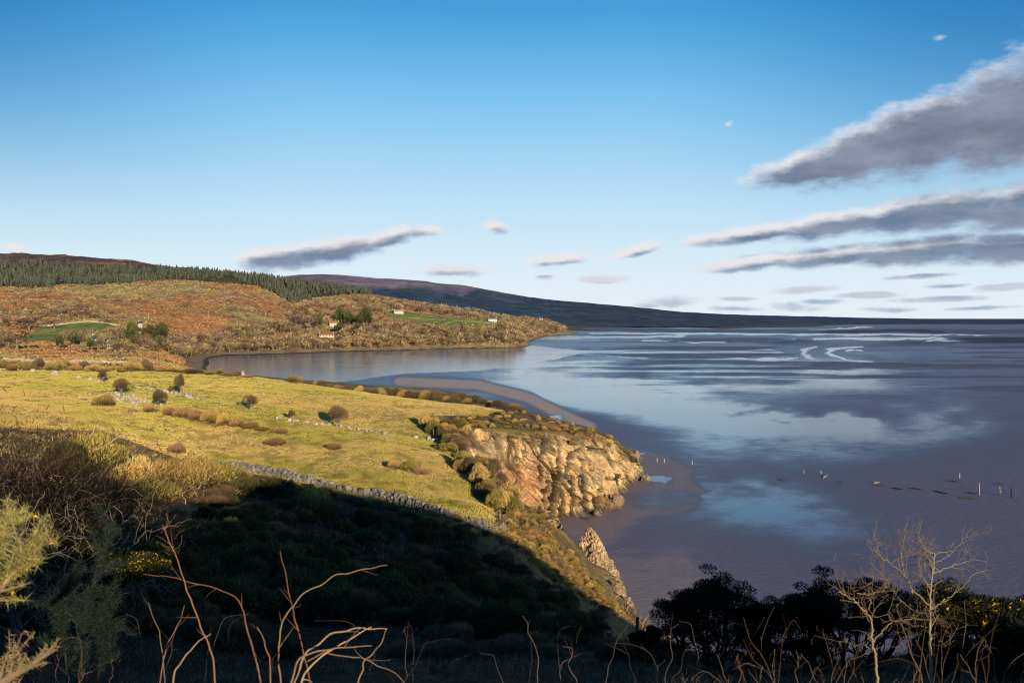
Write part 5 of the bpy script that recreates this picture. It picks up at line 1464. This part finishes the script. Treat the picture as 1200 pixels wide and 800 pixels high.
FOREST = [(-260, 341), (0, 339), (60, 337), (70, 333), (130, 335), (200, 328), (262, 327), (300, 334), (322, 345), (336, 354), (362, 354), (370, 346), (430, 345), (448, 343), (410, 338), (360, 330), (300, 325), (250, 319), (200, 317), (150, 313), (100, 311), (0, 307), (-260, 307)]
q = sow(FOREST, 5200, 1270, 2150)
hh = rng.uniform(6, 15, len(q))
tag(plant_many(CF, q, hh, 1.25).build('conifer_plantation', M_LEAF), 'dark green conifer plantation along the top of the hill', 'plantation', kind='stuff')
q = sow([(430, 352), (470, 357), (500, 358), (560, 366), (600, 372), (590, 374), (540, 368), (480, 361), (440, 356)], 200, 1700, 2300)
tag(plant_many(CF, q, rng.uniform(9, 14, len(q)), 1.25).build('conifer_belt', M_LEAF), 'thin dark conifer belt on the ridge behind the green fields', 'plantation', kind='stuff')


def far_hit(px, py, y0=400, y1=2600):
    return hit(px, py, y0, y1, zfar)


# bracken, heather and rough grass standing on the hillsides
n = 200000
a_ = rng.uniform(-80, 640, n); Y_ = np.exp(rng.uniform(math.log(290), math.log(1750), n)); x_ = (a_ - 600) / 1000 * Y_; z_ = zfar(x_, Y_)
pa_, pb_ = proj(x_, Y_, z_); gm_ = in_poly(pa_, pb_, GREENFIELDS[0]) | in_poly(pa_, pb_, GREENFIELDS[1]) | in_poly(pa_, pb_, GREENFIELDS[2])
k = (z_ > 3.5) & ~gm_ & (rng.random(n) < 0.3 + 1.4 * sst(.4, .6, fbm(x_ / 18, Y_ / 18, o=3, seed=97))); x_, Y_, z_ = x_[k], Y_[k], z_[k]
cc = far_color(x_, Y_, z_) * rng.uniform(.6, 1.2, (len(x_), 1)) * 0.8
tag(MB().spray(np.stack([x_, Y_, z_ - .1], 1), nrm3(np.stack([rng.normal(0, .4, len(x_)), rng.normal(0, .4, len(x_)), np.ones(len(x_))], 1)), rng.uniform(.5, 1.7, len(x_)) * (0.5 + Y_ / 1600), rng.uniform(.6, 1.6, len(x_)) * (0.4 + Y_ / 1400), cc).build('hill_bracken', M_GRASS), 'orange bracken and rough grass covering the far hillside', 'bracken', kind='stuff')

# single evergreens
PV = []
for k in range(4):
    r = np.random.default_rng(600 + k)
    p, d, dep = dome_points(r, 900, 8, 1.0, .25)
    c = lerp(np.array([0.03, 0.04, 0.018]), np.array([0.13, 0.14, 0.05]), sst(.3, 1.0, dep)) * r.uniform(.7, 1.3, (len(p), 1))
    PV.append(MB().spray(p * [.45, .45, .85] + [0, 0, .10], nrm3(d + [0, 0, .5]), .12, .07, c).mesh('crown', M_LEAF))
TRK = MB().tube([[0, 0, -.02], [0, 0, .3], [0, 0, .6]], [.03, .025, .015], (.25, .18, .12), 5).mesh('trunk', M_TWIG)
for k, (a, b, hpx, wpx, lab) in enumerate([
        (154, 404, 24, 15, 'tall dark evergreen left of the small tower house'), (176, 402, 20, 16, 'dark evergreen just right of the small tower house'), (190, 402, 22, 17, 'broad dark evergreen second to the right of the tower house'),
        (184, 408, 14, 12, 'low evergreen in front of the pair right of the tower house'), (107, 411, 13, 12, 'small round evergreen left of the pale stone house'), (86, 405, 16, 13, 'olive evergreen at the bottom of the green far field'), (70, 408, 14, 12, 'low dark evergreen left of the olive one below the far field'),
        (375, 386, 18, 9, 'narrow dark evergreen left of the orange roofed house'), (400, 381, 18, 14, 'dark evergreen behind the orange roofed house'), (409, 383, 17, 13, 'dark evergreen right of the orange roofed house'), (422, 386, 17, 9, 'darkest evergreen right of the cottages'),
        (398, 390, 11, 14, 'bright olive garden tree between the two cottages'), (413, 392, 7, 18, 'clipped dark green hedge tree right of the long cottage'), (362, 386, 14, 15, 'round brown green tree left of the cottages'), (430, 384, 22, 17, 'large olive tree on the right of the cottages'), (347, 386, 16, 14, 'purple brown round tree left of the cottages'),
        (20, 410, 24, 34, 'large round brown tree at the left edge in front of the far wood'), (34, 388, 14, 26, 'dark tree clump left of the green far field'), (64, 386, 11, 22, 'dark thicket tree at the left end of the green far field'), (139, 424, 16, 19, 'round brown tree in front of the pale stone house'), (96, 414, 13, 10, 'tawny small tree left of the round brown tree')]):
    p = far_hit(a, b, 320, 1700); s = p[1] / FPX
    o = empty('evergreen_tree' if k < 14 else 'round_tree', p, rng.uniform(0, 6)); tag(o, lab, 'tree'); o.scale = (wpx * s * 1.3, wpx * s * 1.3, hpx * s * 1.1)
    if k in (13, 15, 16, 17, 18, 19, 20):
        c_ = link('crown', meshes_t[(2, 2, 0, 2, 2, 0, 4)[(13, 15, 16, 17, 18, 19, 20).index(k)]], o); c_.scale = (1.2, 1.2, 1)
    else:
        link('crown', PV[k % 4], o)
    link('trunk', TRK, o)
for k, (a, b, w_, h_, lab) in enumerate([(364, 395, 9, 4, 'bright yellow gorse left of the long white cottage'), (381, 391.5, 5, 6, 'orange yellow shrub at the chimney end of the long white cottage'), (453, 389, 6, 7, 'yellow green tree alone in the wood above the shore')]):
    p = far_hit(a, b, 700, 1600); s = p[1] / FPX
    o = empty('yellow_shrub', p); tag(o, lab, 'shrub')
    r = np.random.default_rng(650 + k); pp_, d_, e_ = dome_points(r, 300, 6, 1.0, .2)
    MB().spray(pp_ * [w_ * s / 2, w_ * s / 2, h_ * s], nrm3(d_ + [0, 0, .4]), .8, .5, np.array([(.55, .48, .04), (.55, .33, .05), (.42, .36, .08)][k]) * r.uniform(.6, 1.2, (len(pp_), 1))).build('foliage', M_LEAF, o)

# walls of the far fields, shore track
def far_line(name, pts, n, sz, lab, col, y0=420, y1=2400):
    return stone_band(name, pts, y0, y1, n, sz * .9, lab, col, zfar, sz)


far_line('field_wall', [(46, 383), (75, 380), (106, 377.2), (113, 378), (140, 382)], 200, 0.9, 'pale stone wall curving round the top of the green far field', (.55, .45, .32))
far_line('track_wall', [(4, 422), (34, 424), (60, 425.5), (88, 425), (112, 425), (150, 426)], 260, 0.8, 'pale wall of the track behind the brown bracken at the left', (.58, .47, .34), 280, 620)
far_line('field_wall', [(470, 372), (520, 375.5), (560, 378), (584, 379.5)], 120, 0.9, 'thin pale wall along the top of the far green fields', (.4, .33, .22))

# ------------------------------------------------------------------ far houses
def cottage(px, py, wpx, lab, wall=(.62, .58, .52), roof=(.10, .10, .11), depth=7.0, h=3.2, rh=2.6, name='cottage', nwin=4, chim=2, rz=0.12, y0=600, y1=2400, door=True):
    p = far_hit(px, py, y0, y1); s = p[1] / FPX; L = wpx * s
    o = empty(name, p, rz - math.atan2(p[0], p[1])); tag(o, lab, 'house')
    D = depth
    MB().box((0, 0, -1.5), L, D, h + 1.5, wall).add([[-L / 2, -D / 2, h], [-L / 2, D / 2, h], [-L / 2, 0, h + rh - .15]], [[0, 1, 2]], wall).add([[L / 2, -D / 2, h], [L / 2, D / 2, h], [L / 2, 0, h + rh - .15]], [[0, 1, 2]], wall).build('wall', M_RENDER, o)
    e = .4
    rf = MB()
    for sg in (-1, 1):
        a = np.array([[-L / 2 - e, sg * (D / 2 + e), h - .35], [L / 2 + e, sg * (D / 2 + e), h - .35], [L / 2 + e, 0, h + rh], [-L / 2 - e, 0, h + rh]])
        rf.add(np.concatenate([a, a + [0, 0, .25]]), [[0, 1, 2, 3], [4, 5, 6, 7], [0, 1, 5, 4], [0, 3, 7, 4], [1, 2, 6, 5]], roof)
    rfo = rf.build('roof', M_SLATE, o)
    for k in range(chim):
        MB().box(((-1, 1)[k] * (L / 2 - .7), 0, h + rh - .5), .9, .8, 1.7, wall).build('chimney', M_RENDER, rfo)
    for k in range(nwin):
        x = -L / 2 + L * (k + .5) / nwin
        if door and k == nwin // 2:
            MB().box((x, -D / 2 - .03, 0), 1.0, .08, 2.1, (.12, .05, .04)).build('door', M_WOOD, o)
        else:
            f = MB().box((x, -D / 2 - .03, 1.0), 1.2, .07, 1.25, (.05, .055, .06)).build('window', M_GLASS, o)
            MB().box((x, -D / 2 - .09, .9), 1.5, .2, .1, (.6, .58, .54)).build('sill', M_RENDER, f)
    return o


cottage(382.5, 395, 17, 'long low white cottage with red brown roof above the far shore', roof=(.34, .15, .09), h=2.8, rh=2.2, nwin=5)
cottage(391.5, 382.5, 11, 'white house with orange roof among dark evergreens above the long cottage', roof=(.42, .20, .10), h=4.2, rh=2.6, nwin=3)
cottage(467, 367, 11, 'white farmhouse with grey roof at the left end of the far green fields', h=3.4, rh=2.0, roof=(.3, .28, .27))
cottage(577, 376.5, 10, 'white house at the right end of the far green fields', h=4.5, roof=(.16, .14, .14))
cottage(634, 375, 4.5, 'tiny white house alone in the trees of the second headland', h=4.5, nwin=2, chim=1, y0=1500, y1=2700)
cottage(134, 408, 17, 'pale stone house with dark openings among the bare trees at left', wall=(.42, .35, .27), roof=(.2, .16, .13), h=3.2, rh=1.4, nwin=6, y0=500, y1=1000)
cottage(110, 402, 4.5, 'small white gabled house left of the pale stone house', h=3.2, rh=2.6, nwin=2, chim=1, y0=500, y1=1000)
cottage(164, 386.5, 4.5, 'tall pale tower house rising between the dark evergreens', wall=(.5, .44, .36), h=6.5, rh=1.8, depth=5, nwin=2, chim=1, y0=600, y1=1100, name='tower_house')
cottage(1172, 377.6, 3.2, 'left one of two tiny white farm buildings on the far low shore at right', h=14, rh=6, depth=16, nwin=2, chim=1, y0=6000, y1=9000)
cottage(1177, 377.6, 2.6, 'right one of two tiny white farm buildings on the far low shore at right', h=11, rh=6, depth=16, nwin=2, chim=1, y0=6000, y1=9000)
for k, (a, b, h_, lab) in enumerate([(244, 372, 7, 'telegraph pole in the middle of the bracken hillside'), (311, 371, 7.5, 'telegraph pole on the right side of the bracken hillside'), (338, 368, 5, 'telegraph pole at the edge of the wood'), (174, 373, 6, 'telegraph pole left of the bracken hillside'), (288, 365, 4, 'short pole standing right of the middle of the hillside')]):
    p = far_hit(a, b, 800, 1500); s = p[1] / FPX; H = h_ * s
    o = empty('telegraph_pole', p); tag(o, lab, 'pole')
    MB().tube([[0, 0, -.5], [0, 0, H / 2], [0, 0, H]], [.22, .2, .16], (.55, .45, .33), 6, True).build('pole', M_WOOD, o)
    MB().box((0, 0, H - .9), 2.0, .16, .16, (.4, .33, .25)).build('crossbar', M_WOOD, o)

# ------------------------------------------------------------------ sky, sun, camera
SUN_AZ = math.atan2(0.40, -0.917)      # clockwise from +Y: behind the camera, a little to the right
SUN_EL = R(10.0)
wd = bpy.data.worlds.new("World"); SC.world = wd; wd.use_nodes = True
wt = wd.node_tree; wt.nodes.clear(); T = NT(wt)


def azel(px, py):
    p = W(px, py, 1.0) - CAM
    return math.atan2(p[0], p[1]) * 1000, math.atan2(p[2], math.hypot(p[0], p[1])) * 1000


CLOUDS = [  # picture x, y, half length, half height, tilt in degrees, strength
    (940, 197, 90, 24, 8, 1), (1010, 180, 110, 38, 14, 1), (1090, 160, 120, 56, 16, 1), (1180, 140, 130, 74, 16, 1), (1270, 120, 150, 100, 12, 1),
    (880, 274, 95, 13, 4, 1), (980, 263, 100, 19, 6, 1), (1090, 250, 120, 29, 8, 1), (1210, 240, 120, 36, 8, 1), (1330, 235, 120, 40, 5, 1),
    (880, 309, 85, 10, 4, 1), (970, 301, 95, 16, 4, 1), (1080, 294, 120, 21, 4, 1), (1200, 288, 130, 27, 5, 1), (1340, 280, 120, 30, 5, 1),
    (325, 304, 62, 20, 8, .95), (390, 294, 75, 21, 10, .95), (450, 279, 62, 15, 15, .9), (495, 271, 38, 11, 5, .75),
    (580, 267, 28, 14, 0, .7), (530, 317, 80, 13, 0, .75), (655, 303, 50, 10, 6, .9), (740, 293, 48, 11, 15, .85), (705, 328, 50, 8, 0, .8), (640, 326, 22, 6, 0, .7),
    (855, 145, 34, 18, 0, .30), (1100, 46, 40, 16, 0, .25), (940, 338, 66, 7, 2, .8), (1020, 345, 60, 6, 0, .8), (860, 350, 36, 5, 0, .7), (1100, 350, 80, 6, 0, .8), (1185, 338, 64, 7, 2, .85),
    (1080, 325, 80, 6, 3, .7), (1150, 362, 90, 6, 2, .6), (10, 291, 44, 10, -4, .7), (790, 354, 74, 15, 0, .55), (930, 358, 74, 15, 0, .5),
    (760, 357, 60, 9, 0, .5), (860, 362, 80, 9, 0, .5), (960, 352, 50, 7, 0, .6), (1040, 362, 90, 8, 0, .55), (1110, 335, 60, 5, 0, .6),
    (1300, 60, 90, 20, 10, .6), (-120, 250, 120, 22, 5, .9), (1500, 200, 200, 60, 5, 1)]
gp = bpy.data.node_groups.new('cloud_density', 'ShaderNodeTree')
gp.interface.new_socket('P', in_out='INPUT', socket_type='NodeSocketVector')
gp.interface.new_socket('D', in_out='OUTPUT', socket_type='NodeSocketFloat')
g = NT(gp); gi = g.n('NodeGroupInput'); go = g.n('NodeGroupOutput')
m1 = g.n('ShaderNodeMapping'); m1.inputs['Scale'].default_value = (0.008, 0.022, 1); g.l(gi.outputs[0], m1.inputs[0])
nzt = g.n('ShaderNodeTexNoise'); nzt.inputs['Scale'].default_value = 1.0; nzt.inputs['Detail'].default_value = 6; nzt.inputs['Roughness'].default_value = 0.55; g.l(m1.outputs[0], nzt.inputs['Vector'])
m2 = g.n('ShaderNodeMapping'); m2.inputs['Scale'].default_value = (0.035, 0.075, 1); g.l(gi.outputs[0], m2.inputs[0])
n2_ = g.noise(m2.outputs[0], 1.0, 5, 0.6)
wv = g.n('ShaderNodeVectorMath', operation='MULTIPLY_ADD'); wv.inputs[1].default_value = (50, 14, 0)
sub = g.n('ShaderNodeVectorMath', operation='SUBTRACT'); sub.inputs[1].default_value = (0.5, 0.5, 0.5); g.l(nzt.outputs['Color'], sub.inputs[0])
g.l(sub.outputs[0], wv.inputs[0]); g.l(gi.outputs[0], wv.inputs[2])
acc = None
for (cx, cy, hw, hh, tl, cw) in CLOUDS:
    a, e = azel(cx, cy)
    mp = g.n('ShaderNodeMapping', vector_type='TEXTURE')
    f = math.cos(a / 1000)
    mp.inputs['Location'].default_value = (a, e, 0); mp.inputs['Rotation'].default_value = (0, 0, R(tl)); mp.inputs['Scale'].default_value = (hw * f * f, hh * f, 1)
    if acc is None:
        g.l(wv.outputs[0], mp.inputs[0])
    else:   # keeps the node chain sequential (the evaluation stack is small)
        sq = g.n('ShaderNodeVectorMath', operation='MULTIPLY_ADD'); sq.inputs[1].default_value = (1e-6, 1e-6, 0)
        g.l(acc, sq.inputs[0]); g.l(wv.outputs[0], sq.inputs[2]); g.l(sq.outputs[0], mp.inputs[0])
    ln = g.n('ShaderNodeVectorMath', operation='LENGTH'); g.l(mp.outputs[0], ln.inputs[0])
    d = g.math('SUBTRACT', cw, ln.outputs['Value'])
    acc = d if acc is None else g.math('MAXIMUM', acc, d)
acc = g.math('MAXIMUM', acc, -1.5)
den = g.math('ADD', acc, g.math('MULTIPLY', g.math('SUBTRACT', n2_, 0.5), 0.75))
g.l(den, go.inputs[0])

geo = T.n('ShaderNodeNewGeometry')
neg = T.n('ShaderNodeVectorMath', operation='SCALE'); neg.inputs['Scale'].default_value = -1.0; T.l(geo.outputs['Incoming'], neg.inputs[0])
sx = T.n('ShaderNodeSeparateXYZ'); T.l(neg.outputs[0], sx.inputs[0])
az = T.math('MULTIPLY', T.math('ARCTAN2', sx.outputs[0], sx.outputs[1]), 1000.0)
el = T.math('MULTIPLY', T.math('ARCSINE', sx.outputs[2]), 1000.0)
cv = T.n('ShaderNodeCombineXYZ'); T.l(az, cv.inputs[0]); T.l(el, cv.inputs[1])
D1 = T.n('ShaderNodeGroup'); D1.node_tree = gp; T.l(cv.outputs[0], D1.inputs[0])
of = T.n('ShaderNodeVectorMath', operation='ADD'); of.inputs[1].default_value = (-7, 11, 0); T.l(cv.outputs[0], of.inputs[0])
D2 = T.n('ShaderNodeGroup'); D2.node_tree = gp; T.l(of.outputs[0], D2.inputs[0])
alpha = T.ramp(D1.outputs[0], -0.02, 0.46)
lit = T.ramp(D2.outputs[0], 0.34, -0.25)
sky = T.n('ShaderNodeTexSky', sky_type='NISHITA'); sky.sun_disc = False
sky.sun_elevation = SUN_EL; sky.sun_rotation = SUN_AZ; sky.altitude = 0; sky.air_density = 1.0; sky.dust_density = 0.6; sky.ozone_density = 2.0
# colour of the air by height: pale at the horizon, deep blue high up
grad = T.n('ShaderNodeValToRGB'); cr = grad.color_ramp; cr.interpolation = 'B_SPLINE'
elt = T.math('DIVIDE', T.math('MAXIMUM', el, 0.0), 1000.0); T.l(elt, grad.inputs[0])
STOPS = [(0.0, (0.82, 0.90, 0.95)), (0.04, (0.76, 0.88, 0.96)), (0.10, (0.62, 0.82, 0.96)), (0.17, (0.42, 0.71, 0.95)), (0.26, (0.17, 0.54, 0.90)), (0.34, (0.05, 0.35, 0.75)), (0.48, (0.02, 0.18, 0.48)), (1.0, (0.015, 0.08, 0.24))]
while len(cr.elements) < len(STOPS): cr.elements.new(0.5)
for e_, (p_, c_) in zip(cr.elements, STOPS): e_.position = p_; e_.color = (*c_, 1)
STR = 0.1
up = T.n('ShaderNodeVectorMath', operation='SCALE'); up.inputs['Scale'].default_value = 1 / STR; T.l(grad.outputs[0], up.inputs[0])
side = T.ramp(T.math('ABSOLUTE', T.math('ADD', az, 40.0)), 150, 620, 1.0, 0.52)
sidec = T.n('ShaderNodeCombineColor'); T.l(T.math('POWER', side, 1.8), sidec.inputs[0]); T.l(side, sidec.inputs[1]); T.l(T.math('POWER', side, 0.6), sidec.inputs[2])
air = T.mix(0.94, sky.outputs[0], up.outputs[0])
air = T.mix(T.ramp(el, 40, 300), air, T.mix(1.0, air, sidec.outputs[0], 'MULTIPLY'))
# azimuth falloff: the deep blue is stronger away from the middle of the view
m3 = T.n('ShaderNodeMapping'); m3.inputs['Scale'].default_value = (0.012, 0.035, 1); m3.inputs['Rotation'].default_value = (0, 0, -0.15); T.l(cv.outputs[0], m3.inputs[0])
tex = T.noise(m3.outputs[0], 1.0, 6, 0.6)
body = T.mix(T.ramp(el, 90, 190), (0.125, 0.19, 0.31), (0.16, 0.185, 0.26))
body = T.mix(T.ramp(tex, 0.3, 0.75), body, (0.27, 0.31, 0.41))
body = T.mix(T.ramp(D1.outputs[0], 0.10, 0.6), (0.33, 0.45, 0.62), body)
body = T.mix(T.ramp(el, 75, 25), body, (0.36, 0.47, 0.60))
litf = T.math('MULTIPLY', T.ramp(D2.outputs[0], 0.36, -0.22), T.ramp(el, 15, 70, 0.35, 1.0))
ccol = T.mix(litf, body, (0.82, 0.80, 0.82))
cup = T.n('ShaderNodeVectorMath', operation='SCALE'); cup.inputs['Scale'].default_value = 1 / STR; T.l(ccol, cup.inputs[0])
fin = T.mix(T.math('MULTIPLY', alpha, 0.96), air, cup.outputs[0])
bg = T.n('ShaderNodeBackground'); bg.inputs['Strength'].default_value = STR; T.l(fin, bg.inputs[0])
wo = T.n('ShaderNodeOutputWorld'); T.l(bg.outputs[0], wo.inputs[0])
try:
    wd.cycles.sampling_method = 'MANUAL'; wd.cycles.sample_map_resolution = 512
except Exception:
    pass

sl_ = bpy.data.lights.new('sun', 'SUN'); sl_.energy = 5.0; sl_.angle = R(0.5); sl_.color = (1.0, 0.84, 0.61)
so = bpy.data.objects.new('sun', sl_); COL.objects.link(so)
sd = np.array([0.40 * math.cos(SUN_EL), -0.917 * math.cos(SUN_EL), math.sin(SUN_EL)])
from mathutils import Vector
so.rotation_euler = Vector([float(q) for q in sd]).to_track_quat('Z', 'Y').to_euler()
so.location = (20, -40, 60)

cam = bpy.data.cameras.new('camera'); co = bpy.data.objects.new('camera', cam); COL.objects.link(co)
cam.sensor_width = 36; cam.lens = 36 * FPX / 1200; cam.clip_end = 150000; cam.clip_start = 0.1
co.location = (0, 0, 35); co.rotation_euler = (math.pi / 2 - PITCH, 0, 0)
cam.dof.use_dof = True; cam.dof.focus_distance = 60; cam.dof.aperture_fstop = 4.0
SC.camera = co
SC.view_settings.view_transform = 'Standard'; SC.view_settings.look = 'None'; SC.view_settings.exposure = 0
SC.cycles.use_denoising = True
SC.cycles.max_bounces = 4; SC.cycles.diffuse_bounces = 2; SC.cycles.glossy_bounces = 2; SC.cycles.transmission_bounces = 2
SC.cycles.use_adaptive_sampling = True; SC.cycles.adaptive_threshold = 0.01; SC.cycles.pixel_filter_type = 'BLACKMAN_HARRIS'; SC.cycles.filter_width = 1.1
SC.cycles.sample_clamp_indirect = 4
